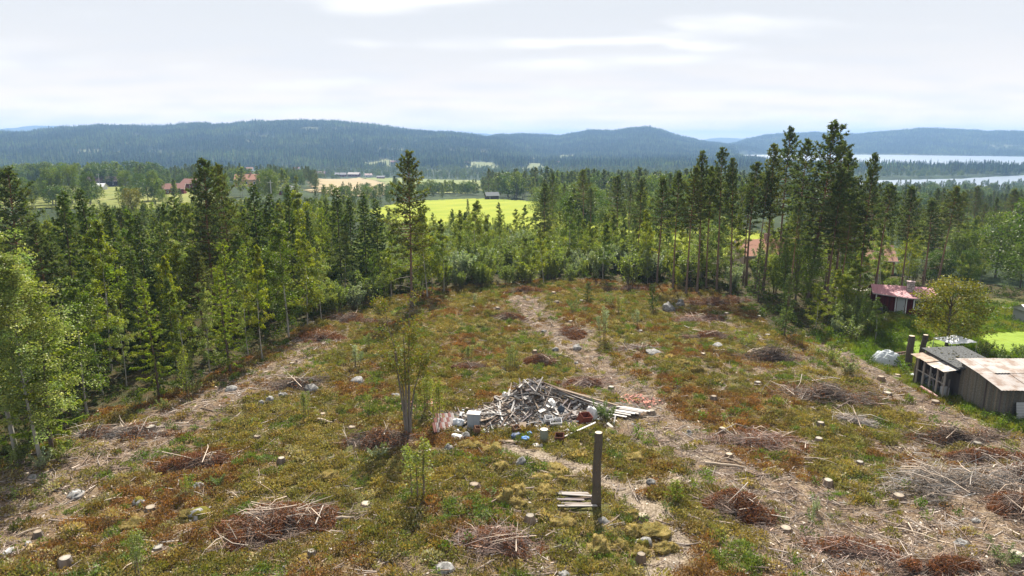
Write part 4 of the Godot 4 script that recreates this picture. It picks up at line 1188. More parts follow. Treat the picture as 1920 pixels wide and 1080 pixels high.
func clearing_things() -> void:
	# sawn stumps: x, z, diameter, height, look
	for a in [[-21.68, -38.23, 0.62, 0.26, "thick sawn stump"], [-17.17, -29.53, 0.5, 0.12, "flat pale stump"], [-15.22, -26.33, 0.46, 0.12, "flat pale stump"], [-18.27, -24.97, 0.5, 0.34, "tall dark-barked stump"], [-20.98, -27.26, 0.38, 0.2, "small stump"],
		[-12.55, -34.38, 0.38, 0.26, "dark-barked stump"], [-15.19, -37.91, 0.42, 0.12, "low stump"], [-12.12, -41.14, 0.42, 0.12, "low stump"], [-8.45, -25.84, 0.36, 0.14, "small stump"], [-1.87, -31, 0.5, 0.12, "broad pale stump"],
		[-7.06, -30.08, 0.52, 0.12, "broad pale stump"], [0.82, -28.05, 0.42, 0.28, "upright stump"], [-9.67, -38.7, 0.5, 0.12, "flat pale stump"], [-4.71, -35.6, 0.38, 0.12, "grey low stump"], [5.97, -28.43, 0.5, 0.24, "pale wide stump"],
		[5.27, -24.91, 0.36, 0.42, "tall narrow stump"], [8.89, -40.96, 0.5, 0.3, "dark weathered stump"], [13.61, -43.47, 0.42, 0.28, "upright stump"], [12.61, -38.23, 0.38, 0.34, "dark upright stump"], [11.89, -34.67, 0.42, 0.28, "dark upright stump"],
		[18.82, -38.97, 0.42, 0.26, "brown stump"], [17.94, -37.18, 0.44, 0.26, "brown stump"], [21.33, -41.92, 0.44, 0.12, "low pale stump"], [19.16, -34.75, 0.4, 0.12, "low pale stump"], [16.27, -32.26, 0.46, 0.36, "thick-barked stump"],
		[19.22, -31.02, 0.56, 0.2, "broad pale stump"], [12.3, -27.72, 0.52, 0.14, "flat pale stump"], [26.54, -36.2, 0.48, 0.2, "tilted pale stump"], [20.76, -25.12, 0.62, 0.42, "very thick pale-topped stump"], [28.51, -43.36, 0.56, 0.3, "rough rooty stump"],
		[25.88, -44.51, 0.56, 0.32, "rough rooty stump"], [27.04, -47.54, 0.5, 0.3, "dark stump"], [17.51, -46.09, 0.46, 0.24, "brown stump"], [24.52, -65.52, 0.55, 0.18, "pale stump"], [21.66, -66.87, 0.5, 0.18, "pale stump"], [22.94, -59.03, 0.5, 0.2, "pale stump"],
		[15.32, -52.44, 0.42, 0.12, "low pale stump"], [29.12, -49.07, 0.4, 0.12, "low pale stump"], [1.9, -54.29, 0.42, 0.3, "upright stump"], [6.97, -45.39, 0.46, 0.14, "low grey stump"], [4.68, -74.93, 0.5, 0.18, "pale stump"], [4.81, -71.31, 0.5, 0.18, "pale stump"],
		[7.54, -72.24, 0.5, 0.18, "pale stump"], [5.61, -63.09, 0.42, 0.16, "pale stump"], [11.87, -60.82, 0.42, 0.14, "pale stump"], [-1.47, -67.67, 0.42, 0.2, "pale stump"], [-16.76, -49.68, 0.4, 0.16, "low stump"], [-8.74, -53.57, 0.38, 0.14, "low stump"]]:
		stump(a[0], a[1], a[2] * 0.92, a[3], a[4])
	for a in [[-21.8, -31.2, 0.95, 0.3, "pale flat stone", 0], [-21.46, -26.01, 0.7, 0.25, "whitish stone", 0], [-20.92, -26.53, 0.4, 0.2, "small pale stone", 0], [-24.73, -32.35, 0.6, 0.3, "grey stone", 0], [-15.92, -31.83, 0.7, 0.3, "moss-backed stone", 1],
		[-14.78, -29.01, 1.35, 0.5, "big moss-covered boulder", 1], [-18.16, -30.27, 0.7, 0.35, "moss-covered stone", 1], [-9.29, -24.95, 0.3, 0.22, "small round stone", 0], [-19.39, -44.58, 1.0, 0.45, "pale boulder", 0], [-16.2, -43.06, 0.65, 0.5, "round pale stone", 0],
		[-16.61, -42.62, 0.5, 0.3, "grey stone", 0], [-14.07, -45.24, 1.3, 0.5, "long grey boulder", 0], [-15.67, -44.09, 0.8, 0.25, "flat stone", 0], [-11.18, -46.85, 1.2, 0.4, "pale low boulder", 0], [-7.91, -43.86, 0.7, 0.25, "flat stone", 0],
		[16.45, -69.79, 2.0, 1.0, "large grey boulder at the rear edge", 0], [18.3, -72.08, 1.3, 0.8, "dark grey boulder", 0], [3.66, -54.8, 0.8, 0.35, "pale stone", 0], [5.51, -55.48, 1.0, 0.5, "rounded pale stone", 0], [11.52, -53.31, 1.6, 0.3, "long flat stone", 0],
		[0.5, -33.08, 0.72, 0.42, "grey boulder on the gravel", 0], [7.01, -31.68, 0.55, 0.3, "dark stone", 0], [4.17, -28.08, 0.8, 0.3, "dark smooth stone", 0], [5.52, -36.56, 0.4, 0.2, "small pale stone", 0], [-2.73, -37.48, 0.75, 0.5, "brown boulder", 0],
		[-3.55, -35.72, 0.7, 0.45, "moss-backed boulder", 1], [-1.49, -33.2, 0.45, 0.2, "small stone", 0], [-2.74, -24.64, 1.0, 0.4, "whitish lichen-covered rock", 0], [2.08, -24.37, 0.6, 0.25, "pale rock", 0], [5.64, -26.28, 0.8, 0.4, "grey boulder among moss", 1],
		[19.52, -26.64, 0.75, 0.3, "whitish stone", 0], [21.47, -28.64, 0.6, 0.22, "pale flat stone", 0], [10.61, -38.14, 0.6, 0.35, "grey stone", 0], [17.13, -54.67, 1.1, 0.4, "white stone", 0], [2.69, -34.28, 0.25, 0.16, "small dark stone", 0],
		[5.13, -52.24, 0.5, 0.25, "grey stone", 0], [2.93, -60.22, 0.6, 0.25, "grey stone", 0], [36.74, -65.02, 0.8, 0.3, "grey stone", 0], [5.05, -27.83, 0.3, 0.15, "small stone", 0], [0, -33.71, 0.35, 0.2, "small whitish stone", 0]]:
		rock(a[0], a[1], a[2] * 0.85, a[3] * 0.85, a[4], a[5] == 1, 1.35 if a[4].contains("whit") else 1.15 if a[4].contains("pale") else 0.75 if a[4].contains("dark") else 1.0)
	for a in [[-0.3, -29.65, 0.85, 0.42, 1.0], [0.34, -30.24, 0.8, 0.36, 1.05], [0.25, -29.25, 0.75, 0.34, 1.0], [-0.5, -32.73, 0.7, 0.3, 1.05], [1.44, -31.87, 0.9, 0.22, 1.0], [1.56, -30.55, 1.0, 0.24, 0.9], [2.32, -32.95, 1.1, 0.2, 1.05], [2.34, -27.94, 0.9, 0.35, 0.9],
		[3.76, -26.21, 1.0, 0.38, 1.0], [4.66, -26.11, 0.7, 0.32, 0.95], [5.41, -27.18, 0.75, 0.36, 1.05], [6.39, -27.13, 1.15, 0.38, 1.05], [6.52, -25.84, 0.8, 0.26, 0.9], [5.37, -25.66, 0.8, 0.26, 0.75], [-2.64, -36.08, 1.0, 0.3, 0.75], [-1.09, -34.96, 1.1, 0.36, 1.0],
		[6.63, -34.62, 1.1, 0.26, 0.85], [-9.55, -32.77, 0.9, 0.26, 0.9], [-15.2, -28.8, 0.9, 0.32, 0.7], [-17.3, -28.15, 0.9, 0.22, 0.75], [13.87, -48.57, 0.9, 0.4, 0.65], [13.08, -49.94, 0.9, 0.3, 0.8], [2.7, -31.77, 0.7, 0.2, 0.9], [5.54, -28.59, 0.6, 0.28, 1.0], [-1.96, -35.77, 0.8, 0.24, 0.9], [-5.68, -35.48, 0.8, 0.22, 0.9]]:
		moss_mound(a[0], a[1], a[2] * 1.05, a[3], a[4])

	var brown := Color(0.15, 0.105, 0.08); var grey := Color(0.22, 0.185, 0.16); var dark := Color(0.10, 0.075, 0.06); var pink := Color(0.24, 0.17, 0.14)
	brush_pile(-10.57, -28.47, 3.2, 1.5, 0.75, 0.15, 620, Color(0.2, 0.15, 0.12), 1.0, 22, "big brushwood heap of rust-red needles crossed by many pale sticks")
	brush_pile(-11.56, -27.19, 1.9, 0.9, 0.4, 0.1, 260, brown, 0.9, 5, "low rust-red brushwood fringe beside the heap with the pale sticks")
	brush_pile(-17.39, -34.54, 2.3, 0.8, 0.55, 0.35, 330, brown, 0.8, 5, "long brown-red brush pile with a dark hollow on the slope below the wood")
	brush_pile(-23.25, -37.78, 3.2, 1.1, 0.45, 0.2, 420, grey, 0.35, 8, "grey brushwood windrow beside the thickest stump near the wood")
	brush_pile(-16.84, -57.58, 2.4, 1.3, 0.7, 0.1, 300, brown, 0.9, 3, "dark rusty brush pile under the slim birches")
	brush_pile(-15.63, -64.53, 2.6, 1.3, 0.6, 0.0, 260, brown, 0.9, 2, "rusty brush pile before the willow thicket's near end")
	brush_pile(-15.21, -45.69, 2.3, 1.1, 0.5, 0.25, 320, dark, 0.1, 5, "dark bare brush pile beside the long grey boulder")
	brush_pile(-7.68, -36.87, 2.6, 1.1, 0.55, 0.15, 420, dark, 0.4, 4, "dark brown brush pile at the foot of the many-stemmed rowan")
	brush_pile(2.21, -51.95, 1.5, 0.9, 0.55, 0.0, 260, brown, 1.5, 2, "rust-red brush mound right behind the demolition heap")
	brush_pile(5.02, -46.85, 2.3, 0.9, 0.5, -0.2, 330, pink, 0.9, 6, "rust and grey brushwood leaning on the rear of the demolition heap")
	brush_pile(21.11, -43.63, 4.3, 1.5, 0.95, -0.25, 900, Color(0.17, 0.13, 0.105), 0.15, 10, "largest grey-brown brush heap, facing the open lean-to shed")
	brush_pile(20.64, -51.74, 3.0, 1.2, 0.75, 0.0, 520, dark, 0.1, 6, "dark grey brush heap near the pine stand")
	brush_pile(14.26, -36.93, 3.0, 1.6, 0.55, -0.3, 560, pink, 0.3, 12, "loose pinkish-brown brush heap beside the dark stumps and wheel tracks")
	brush_pile(22.12, -31.83, 3.4, 1.9, 1.1, -0.1, 1100, Color(0.25, 0.215, 0.185), 0.0, 14, "big pale grey heap of dead fine branches with bare boughs")
	brush_pile(10.66, -29.21, 1.8, 1.2, 0.65, -0.5, 420, brown, 1.3, 5, "rust-red brush heap at the fork of the wheel tracks")
	brush_pile(25.81, -37.29, 3.2, 1.0, 0.65, -0.1, 480, dark, 0.15, 8, "long dark brush heap in front of the grey plank shed")
	brush_pile(25.84, -34.79, 2.8, 0.8, 0.4, -0.1, 300, brown, 1.1, 4, "rust-red brush strip between the dark heap and the grey heap")
	brush_pile(23.85, -29.39, 1.5, 1.3, 0.6, 0.3, 320, brown, 1.0, 6, "rust-red brush heap beside the big pale grey one")
	brush_pile(26.02, -32.42, 1.6, 1.0, 0.6, 0.4, 320, grey, 0.2, 9, "tangle of grey poles and twigs behind the pale grey heap")
	brush_pile(21.85, -72.57, 4.2, 1.4, 0.8, -0.1, 420, brown, 0.8, 3, "brown brush heap at the foot of the pine stand")
	brush_pile(18.02, -64.71, 3.0, 1.2, 0.6, -0.1, 360, pink, 0.6, 5, "pale-twigged brush heap beside the rear boulder")
	brush_pile(17.24, -57.43, 2.8, 0.9, 0.4, 0.0, 300, brown, 0.7, 3, "flat brown brush layer before the pine stand's brush heaps")
	brush_pile(-0.57, -26.37, 2.2, 1.0, 0.4, -0.2, 420, pink, 0.4, 6, "pinkish-brown twig heap between the moss cushions and the view's lower edge")
	brush_pile(14.7, -26.36, 2.4, 0.9, 0.4, -0.2, 380, pink, 0.5, 6, "low twig heap along the bottom wheel track")
	brush_pile(17, -24.86, 2.3, 0.7, 0.45, 0.1, 320, brown, 1.2, 3, "rust-red brush heap near the very thick pale-topped stump")
	brush_pile(-0.26, -64.77, 1.8, 0.8, 0.45, 0.0, 160, brown, 1.0, 1, "small rust-red brush mound beside the rear wheel track")
	brush_pile(1.21, -75.53, 3.0, 0.8, 0.5, 0.0, 200, brown, 1.0, 1, "rust-red brush line at the edge of the willow thicket")
	brush_pile(13.81, -78.51, 3.0, 0.8, 0.5, 0.0, 200, brown, 0.8, 1, "brown brush line under the slim pines at the rear edge")
	brush_pile(5.54, -59.43, 1.2, 1.8, 0.4, 0.2, 240, brown, 1.2, 1, "rust-red brush ridge between the two rear wheel ruts")
	brush_pile(10.52, -54.94, 2.4, 0.7, 0.35, 0.0, 240, grey, 0.2, 7, "flat stack of grey poles beside the long flat stone")
	brush_pile(-3.29, -50.21, 1.8, 0.8, 0.3, 0.0, 200, brown, 1.2, 1, "faint rust-red brush patch behind the heap's low end")
	brush_pile(21.31, -39.93, 1.5, 0.7, 0.3, -0.1, 240, Color(0.32, 0.28, 0.25), 0.0, 6, "pale heap of split twigs between two low stumps")

	# loose poles and logs: x, z, length, radius, turn, tone, label
	for a in [[11.4, -33.67, 2.1, 0.085, -0.35, 0.9, "pale peeled log lying by the wheel track fork"], [11.85, -34.2, 1.5, 0.03, 0.05, 1.0, "thin pale pole touching the peeled log"], [16.38, -34.6, 3.4, 0.03, -0.2, 1.0, "long bowed pale pole on the heath behind the thick-barked stump"],
		[-7.76, -28.58, 0.9, 0.09, 0.15, 0.7, "short grey log poking from the pale-stick heap"], [-19.3, -30.68, 1.9, 0.04, 0.5, 1.1, "straight pale pole on the twig strip"], [-11.51, -39.4, 1.2, 0.09, -0.5, 0.9, "short pale log on the slope above the low stump"], [-21.81, -27.35, 2.2, 0.035, 0.6, 1.1, "bent pale bough near the small stump"],
		[18.6, -27.32, 3.6, 0.035, -0.5, 1.15, "long bent pale bough over the lower wheel track"], [12.51, -31.96, 2.4, 0.03, 0.1, 1.1, "thin pole across the pale twig spill"], [21.3, -38.57, 2.6, 0.035, -0.25, 0.9, "grey pole slanting from the brown stumps"],
		[-21.08, -41.62, 2.6, 0.04, 0.45, 1.0, "forked pale bough at the wood's foot"], [26.38, -33.9, 2.6, 0.04, 0.7, 1.0, "grey pole leaning over the rust-red strip"], [-10.1, -27.77, 2.8, 0.03, 0.9, 1.2, "crooked pale stick standing out of the pale-stick heap"], [-13.73, -30.89, 0.9, 0.03, -0.7, 1.2, "pale stick behind the pale-stick heap"],
		[-15.8, -24.66, 1.6, 0.035, 0.8, 1.1, "pale stick at the view's lower edge"], [18.36, -28.55, 1.6, 0.03, 1.3, 1.2, "short pale bough before the pale grey heap"]]:
		var o := thing("fallen_pole" if a[3] < 0.06 else "log", a[6], "pole" if a[3] < 0.06 else "log", on_ground(a[0], a[1], a[3]), a[4])
		var s := Shape.new()
		var col: Color = Color(0.42, 0.34, 0.26) * a[5]
		var l: float = a[2]
		var q := []
		for i in 6:
			var lx := lerpf(-0.5, 0.5, i / 5.0) * l
			q.append(Vector3(lx, ground_h(a[0] + lx * cos(a[4]), a[1] - lx * sin(a[4])) - o.position.y + a[3] + 0.12 * sin(i * 1.3 + a[0]) * (0.2 if a[3] > 0.06 else 1.0) + 0.06, 0.07 * l * sin(i * 0.8 + a[1]) * (0.2 if a[3] > 0.06 else 1.0)))
		s.tube(q, [a[3], a[3], a[3] * 0.95, a[3] * 0.85, a[3] * 0.7, a[3] * 0.5], 7, col, col * 0.85, true)
		part(o, "stem", s.mesh(), M.twig)
		if a[3] < 0.06:
			var b := Shape.new()
			stick(b, q[3], Vector3(0.7, 0.3, 0.5).normalized(), l * 0.25, a[3] * 0.6, col)
			stick(b, q[2], Vector3(0.7, 0.15, -0.6).normalized(), l * 0.2, a[3] * 0.5, col)
			part(o, "twig", b.mesh(), M.twig)

	# the tall trunk left standing and the others by the sheds
	for a in [[3.98, -29.55, 3.67, 0.21, "tall cut trunk standing alone on the gravel path", 0.9], [31.63, -52.04, 2.61, 0.26, "thickest standing cut trunk next to the tarp-covered stack", 0.75], [34.1, -54.49, 1.99, 0.22, "leaning cut trunk behind the thickest one", 0.7],
		[29.99, -48.06, 2.07, 0.24, "cut trunk at the corner of the open lean-to", 0.8], [33.96, -53.42, 1.28, 0.15, "short thin cut trunk beside the leaning one", 0.7]]:
		var o := thing("tall_stump", a[4], "cut trunk", on_ground(a[0], a[1]), 0.0)
		var h: float = a[2]
		var s := Shape.new()
		var q := []; var rad := []
		for i in 9:
			var f := i / 8.0
			q.append(Vector3(0.02 * sin(f * 9.0) + 0.03 * f + (0.16 * f if a[4].begins_with("leaning") else 0.0), h * f - (0.15 if i == 0 else 0.0), 0.0))
			rad.append(a[3] * (1.28 if i == 0 else 1.06 if i == 1 else 1.0 - 0.1 * f) * rr(0.97, 1.03))
		var bk: Color = Color(0.105, 0.087, 0.068) * a[5]
		s.tube(q, rad, 14, bk, bk * 1.1)
		for i in 260:   # flakes of bark
			var f := rng.randf()
			var an := rr(0, TAU)
			var at: Vector3 = along(q, f) + Vector3(cos(an), 0, sin(an)) * a[3] * (1.04 - 0.1 * f)
			s.spike(at, Vector3(0, rr(0.05, 0.16), 0) + Vector3(cos(an), 0, sin(an)) * 0.006, Vector3(-sin(an), 0, cos(an)) * rr(0.01, 0.03), shade(bk * 1.25, 0.45))
		part(o, "bark", s.mesh(), M.bark)
		var f2 := Shape.new()
		var rings := [0.0, 0.35, 0.7, 0.92]
		for k in 3:
			for i in 16:
				var c0 := Vector3(cos(TAU * i / 16.0), 0, sin(TAU * i / 16.0)) * float(rad[8])
				var c1 := Vector3(cos(TAU * (i + 1) / 16.0), 0, sin(TAU * (i + 1) / 16.0)) * float(rad[8])
				var t: Vector3 = q[8] + Vector3.UP * 0.008
				f2.quad(t + c0 * rings[k], t + c0 * rings[k + 1], t + c1 * rings[k + 1], t + c1 * rings[k], shade(Color(0.44, 0.37, 0.29), 0.1))
		part(o, "sawn_face", f2.mesh(), M.wood)

	# the many-stemmed rowan, and young trees
	var ro := thing("rowan_tree", "thin many-stemmed rowan with sparse orange-green leaves beside the demolition heap", "rowan tree", on_ground(-6.21, -38.04))
	var c := Shape.new()
	for i in 6:
		var st := Shape.new()
		var a := i * 1.15 + 0.4
		var l: float = [8.6, 7.8, 8.1, 6.4, 7.0, 5.4][i]
		var lean: float = [0.03, 0.1, 0.13, 0.16, 0.07, 0.2][i]
		var q := []
		for k in 7:
			var f := k / 6.0
			q.append(Vector3(cos(a) * (0.1 + lean * l * f * (0.5 + 0.5 * f)), l * f - (0.1 if k == 0 else 0.0), sin(a) * (0.1 + lean * l * f * (0.5 + 0.5 * f))) + unit() * 0.06)
		st.tube(q, taper(0.085, 7, 0.12), 6, Color(0.17, 0.155, 0.135), Color(0.14, 0.11, 0.08))
		for b in 9:
			var o := along(q, rr(0.42, 0.98))
			var d := (Vector3(cos(a), 0.9, sin(a)) + unit() * 0.9).normalized()
			var bl := rr(0.5, 1.3)
			stick(st, o, d, bl, 0.014, Color(0.14, 0.11, 0.08), 0.2)
			for j in 130:
				var w := unit() * rr(0.08, 0.15)
				var tone := Color(0.13, 0.15, 0.03).lerp(Color(0.22, 0.13, 0.03), smoothstep(0.4, 1.0, rng.randf()))
				c.leaf(o + d * bl * rr(0.2, 1.1) + unit() * 0.26, w, w.cross(unit()).normalized() * 0.03, shade(tone, 0.2))
		part(ro, "stem", st.mesh(), M.bark)
	part(ro, "crown", c.mesh(), M.leaves)
	for a in [["sapling", -4.49, -30.02, 3.49, 1.25, "leaves_yellow", "bright green birch sapling in front of the rowan"], ["sapling", 7.95, -57.53, 3.46, 1.0, "", "lone birch sapling in the middle of the rear heath"], ["sapling", 11.71, -62.42, 1.92, 1.2, "", "bushy sapling behind the long flat stone"], ["sapling", -14.97, -24.39, 2.37, 1.2, "", "spindly birch sapling at the lower edge of the heath"],
		["sapling", -12.86, -40.05, 2.47, 1.0, "", ""], ["sapling", -16.05, -30.6, 1.42, 0.8, "", ""], ["sapling", -8.83, -50.09, 2.13, 1.5, "", ""], ["sapling", -11.75, -49.43, 2.11, 1.6, "leaves_silver", ""], ["sapling", -11.81, -53.68, 1.59, 1.4, "", ""], ["sapling", -3.38, -51.71, 1.76, 1.6, "", ""],
		["sapling", 0, -50.43, 2.15, 1.4, "", ""], ["sapling", -5.49, -41.3, 2.88, 1.1, "leaves_yellow", ""], ["sapling", -4.57, -39.03, 3.76, 0.9, "", ""], ["sapling", -6.06, -40.43, 2.13, 0.9, "", ""], ["sapling", -3.93, -69.91, 1.38, 1.2, "", ""], ["sapling", -1.71, -70.91, 1.45, 1.2, "", ""], ["sapling", 10.84, -66.62, 2.09, 1.2, "", ""],
		["small_spruce", 14.75, -69.48, 2.74, 1.0, "spruce_needles", "small dark spruce standing beside the rear boulder"], ["small_spruce", 8.27, -72.62, 2.2, 1.2, "", "rounded small spruce near the rear wheel track"], ["shrub", 6.23, -67.29, 1.39, 1.2, "", ""], ["shrub", 10.36, -69.67, 1.26, 1.4, "", ""], ["shrub", 2.72, -64.8, 0.81, 1.3, "leaves_yellow", "low bright green bush between the rear wheel ruts"],
		["small_spruce", -0.88, -60.32, 0.66, 1.4, "", ""], ["shrub", 7.41, -67.14, 0.61, 1.6, "", ""], ["small_spruce", 7.79, -29.81, 1.17, 1.6, "spruce_needles_light", "low spreading juniper-like bush on the gravel"], ["shrub", -22.49, -41.46, 0.73, 1.4, "", ""], ["shrub", -21.82, -43.97, 0.92, 1.6, "", ""], ["sapling", -22.06, -43.71, 3.95, 0.8, "leaves_yellow", ""],
		["shrub", -24.76, -33.21, 0.91, 1.6, "leaves_silver", ""], ["shrub", -26.23, -33.32, 1.12, 1.6, "", ""], ["shrub", -24.35, -34.32, 0.94, 1.5, "leaves_yellow", ""], ["sapling", 13.63, -28.17, 1.54, 0.8, "leaves_silver", ""], ["shrub", 14.47, -29.53, 0.69, 1.0, "leaves_silver", "small grey-green willow shoot on the twig-strewn track"], ["shrub", 20.07, -24.91, 0.78, 1.5, "leaves_dark", ""],
		["sapling", -9.16, -40.78, 1.43, 1.1, "leaves_yellow", ""], ["shrub", -7.51, -34.89, 0.7, 1.6, "leaves_silver", ""], ["shrub", 19.48, -55.01, 1.3, 1.5, "leaves_yellow", ""], ["sapling", 24.51, -55.76, 1.79, 1.4, "", ""], ["shrub", 25.04, -48.41, 1.16, 1.6, "", ""], ["shrub", 24.97, -50.86, 1.3, 1.6, "leaves_yellow", ""], ["shrub", 29.96, -57.61, 1.93, 1.5, "", ""], ["shrub", -14.85, -31.66, 0.59, 1.6, "leaves_dark", ""], ["shrub", -22.68, -50.3, 1.29, 1.6, "leaves", ""]]:
		var o := grow(a[0], a[1], a[2], maxf(a[3], 0.5), a[4], -1, a[5])
		if a[6]: tag(o, a[6])
		else: later(o, {"sapling": "sapling", "shrub": "shrub", "small_spruce": "young spruce"}[a[0]], {"sapling": "slender green sapling", "shrub": "low leafy shrub", "small_spruce": "young spruce"}[a[0]])


func ground_cover() -> void:
	var tufts := []
	for k in 4:   # heather and bilberry
		var s := Shape.new()
		for i in 46:
			var a := rr(0, TAU)
			var d := sqrt(rng.randf()) * 0.30
			var p := Vector3(cos(a) * d, rr(0.0, 0.2) * (1.1 - d * 2.4) + 0.02, sin(a) * d)
			var w := (unit() + Vector3.UP * 0.9).normalized() * rr(0.05, 0.12)
			if i % 4 == 0: s.spike(p, w * 1.5, w.cross(unit()).normalized() * 0.012, shade(Color(0.6, 0.5, 0.4), 0.4))
			else: s.leaf(p, w, w.cross(unit()).normalized() * 0.035, shade(Color(1, 1, 1), 0.4))
		tufts.append(s.mesh())
	for k in 3:   # taller hummocks of heather
		var s := Shape.new()
		for i in 120:
			var d := unit()
			d.y = absf(d.y)
			var p := d * Vector3(0.36, 0.21, 0.36) * pow(rng.randf(), 0.3) * (1.0 + 0.5 * fine.get_noise_3d(d.x * 4.0 + k * 9.0, d.y * 4.0, d.z * 4.0))
			var w := (d + unit() * 0.8 + Vector3.UP * 0.4).normalized() * rr(0.06, 0.14)
			s.leaf(p, w, w.cross(unit()).normalized() * 0.034, shade(Color(1, 1, 1), 0.4))
		tufts.append(s.mesh())
	var blades := []
	for k in 3:
		var s := Shape.new()
		for i in 34:
			var a := rr(0, TAU)
			var p := Vector3(cos(a), 0, sin(a)) * rr(0, 0.17)
			var w := Vector3(cos(a) * rr(0.1, 0.7), 1.0, sin(a) * rr(0.1, 0.7)).normalized() * rr(0.12, 0.3)
			s.spike(p, w, w.cross(unit()).normalized() * 0.012, shade(Color(1, 1, 1), 0.35))
		blades.append(s.mesh())
	var weeds := []
	for k in 3:
		var s := Shape.new()
		for i in 60:
			var a := rr(0, TAU)
			var p := Vector3(cos(a), 0, sin(a)) * rr(0, 0.3) + Vector3.UP * rr(0.05, 0.45)
			var w := (unit() + Vector3(0, 0.2, 0)).normalized() * rr(0.07, 0.14)
			s.leaf(p, w, w.cross(unit()).normalized() * 0.035, shade(Color(1, 1, 1), 0.3))
		weeds.append(s.mesh())
	var twigs := []
	for k in 8:
		var s := Shape.new()
		var l := 0.35 + 0.14 * k
		var d := Vector3(1, rr(0.0, 0.08), 0).normalized()
		stick(s, Vector3(-l * 0.5, 0.02, 0), d, l, 0.011 + 0.002 * k, Color(1, 1, 1), 0.14)
		if k > 2:
			stick(s, Vector3(-l * 0.1, 0.02, 0), Vector3(0.8, 0.12, 0.5).normalized(), l * 0.45, 0.008, Color(0.9, 0.88, 0.85))
			stick(s, Vector3(-l * 0.25, 0.02, 0), Vector3(0.8, 0.05, -0.45).normalized(), l * 0.35, 0.007, Color(0.9, 0.88, 0.85))
		twigs.append(s.mesh())
	var chip := Shape.new()
	chip.leaf(Vector3(-0.06, 0.012, 0), Vector3(0.13, 0.01, 0), Vector3(0, 0.008, 0.035), Color.WHITE)

	var lots := {"heath": [[], [], [], [], [], [], []], "grass": [[], [], []], "weed": [[], [], []], "twig": [[], [], [], [], [], [], [], []], "chip": [[]]}
	var put := func(what: String, x: float, z: float, size: float, col: Color, tilt := 0.0) -> void:
		var k := rng.randi() % lots[what].size() as int
		if what == "heath" and k > 3 and (rng.randf() < 0.45 or is_bare(Vector2(x, z), 0.45)): k -= 4
		var b := Basis(Vector3.UP, rr(0, TAU)) * Basis(Vector3.FORWARD, rr(-tilt, tilt))
		lots[what][k].append([Transform3D(b.scaled(Vector3(size, size * rr(0.8, 1.2), size)), on_ground(x, z)), col])
	var tries := 74000
	for i in tries:
		var z := -lerpf(20.0, 98.0, pow(rng.randf(), 0.85))
		var x := rr(-1, 1) * (-z * 0.80 + 4.0)
		var p := Vector2(x, z)
		if not Geometry2D.is_point_in_polygon(p, clearing): continue
		var a := noise.get_noise_2d(x * 2.0, z * 2.0)
		var b := fine.get_noise_2d(x * 2.0, z * 2.0)
		var d := noise.get_noise_2d(x * 5.0 + 300.0, z * 5.0)
		var t := clampf(on_line(tracks, p) + 0.35 * b, 0.0, 1.0)
		var q := clampf(on_line(gravel, p) * 1.2 + 0.3 * b, 0.0, 1.0)
		if rng.randf() < maxf(t * 0.97, q * 1.05) : 
			if rng.randf() < 0.5 * t:
				put.call("twig", x, z, rr(0.5, 1.25), shade(Color(0.30, 0.235, 0.185).lerp(Color(0.15, 0.105, 0.08), rng.randf() * 0.9), 0.25), 0.2)
			continue
		var g := 1.35 * a + 0.3 * b + 0.06 + rr(-0.12, 0.12)
		var col: Color
		if is_bare(p): continue
		if d > 0.27: col = Color(0.135, 0.18, 0.045)          # bilberry and grass green
		elif g < -0.24: col = Color(0.235, 0.125, 0.055)        # rust heather
		elif g < 0.04: col = Color(0.225, 0.165, 0.06)      # brown ochre
		elif g < 0.26: col = Color(0.185, 0.178, 0.052)         # olive
		else: col = Color(0.275, 0.225, 0.08)               # yellow moss
		if rng.randf() < 0.14: col = Color(0.36, 0.29, 0.16)  # straw
		if rng.randf() < (0.16 if d < 0.3 else 0.55):
			put.call("grass", x, z, rr(0.6, 1.25), shade(col.lerp(Color(0.16, 0.19, 0.04), 0.35), 0.25), 0.15)
		else:
			put.call("heath", x, z, rr(0.6, 1.35), shade(col, 0.34), 0.2)
	for i in 52000:
		var z := -lerpf(20.0, 96.0, pow(rng.randf(), 1.1))
		var x := rr(-1, 1) * (-z * 0.80 + 4.0)
		var p := Vector2(x, z)
		if not Geometry2D.is_point_in_polygon(p, clearing): continue
		var t := on_line(tracks, p)
		var b := fine.get_noise_2d(x * 1.3 + 70.0, z * 1.3)
		if rng.randf() > 0.25 + 0.8 * t + maxf(0.0, b) * 1.0: continue
		var pale := rng.randf()
		put.call("twig", x, z, rr(0.6, 1.6), shade(Color(0.16, 0.115, 0.09).lerp(Color(0.44, 0.375, 0.32), pale * pale), 0.2), 0.22)
		if rng.randf() < 0.35: put.call("chip", x + rr(-1, 1), z + rr(-1, 1), rr(0.5, 1.8), shade(Color(0.42, 0.36, 0.30), 0.3), 0.4)
	for i in 900:
		var z := -lerpf(22.0, 92.0, rng.randf())
		var x := rr(-1, 1) * (-z * 0.80 + 4.0)
		if not Geometry2D.is_point_in_polygon(Vector2(x, z), clearing): continue
		if noise.get_noise_2d(x * 3.0 - 200.0, z * 3.0) < 0.05: continue
		put.call("weed", x, z, rr(0.5, 1.3), shade([Color(0.13, 0.17, 0.05), Color(0.17, 0.20, 0.09), Color(0.11, 0.16, 0.03)][i % 3], 0.2), 0.2)
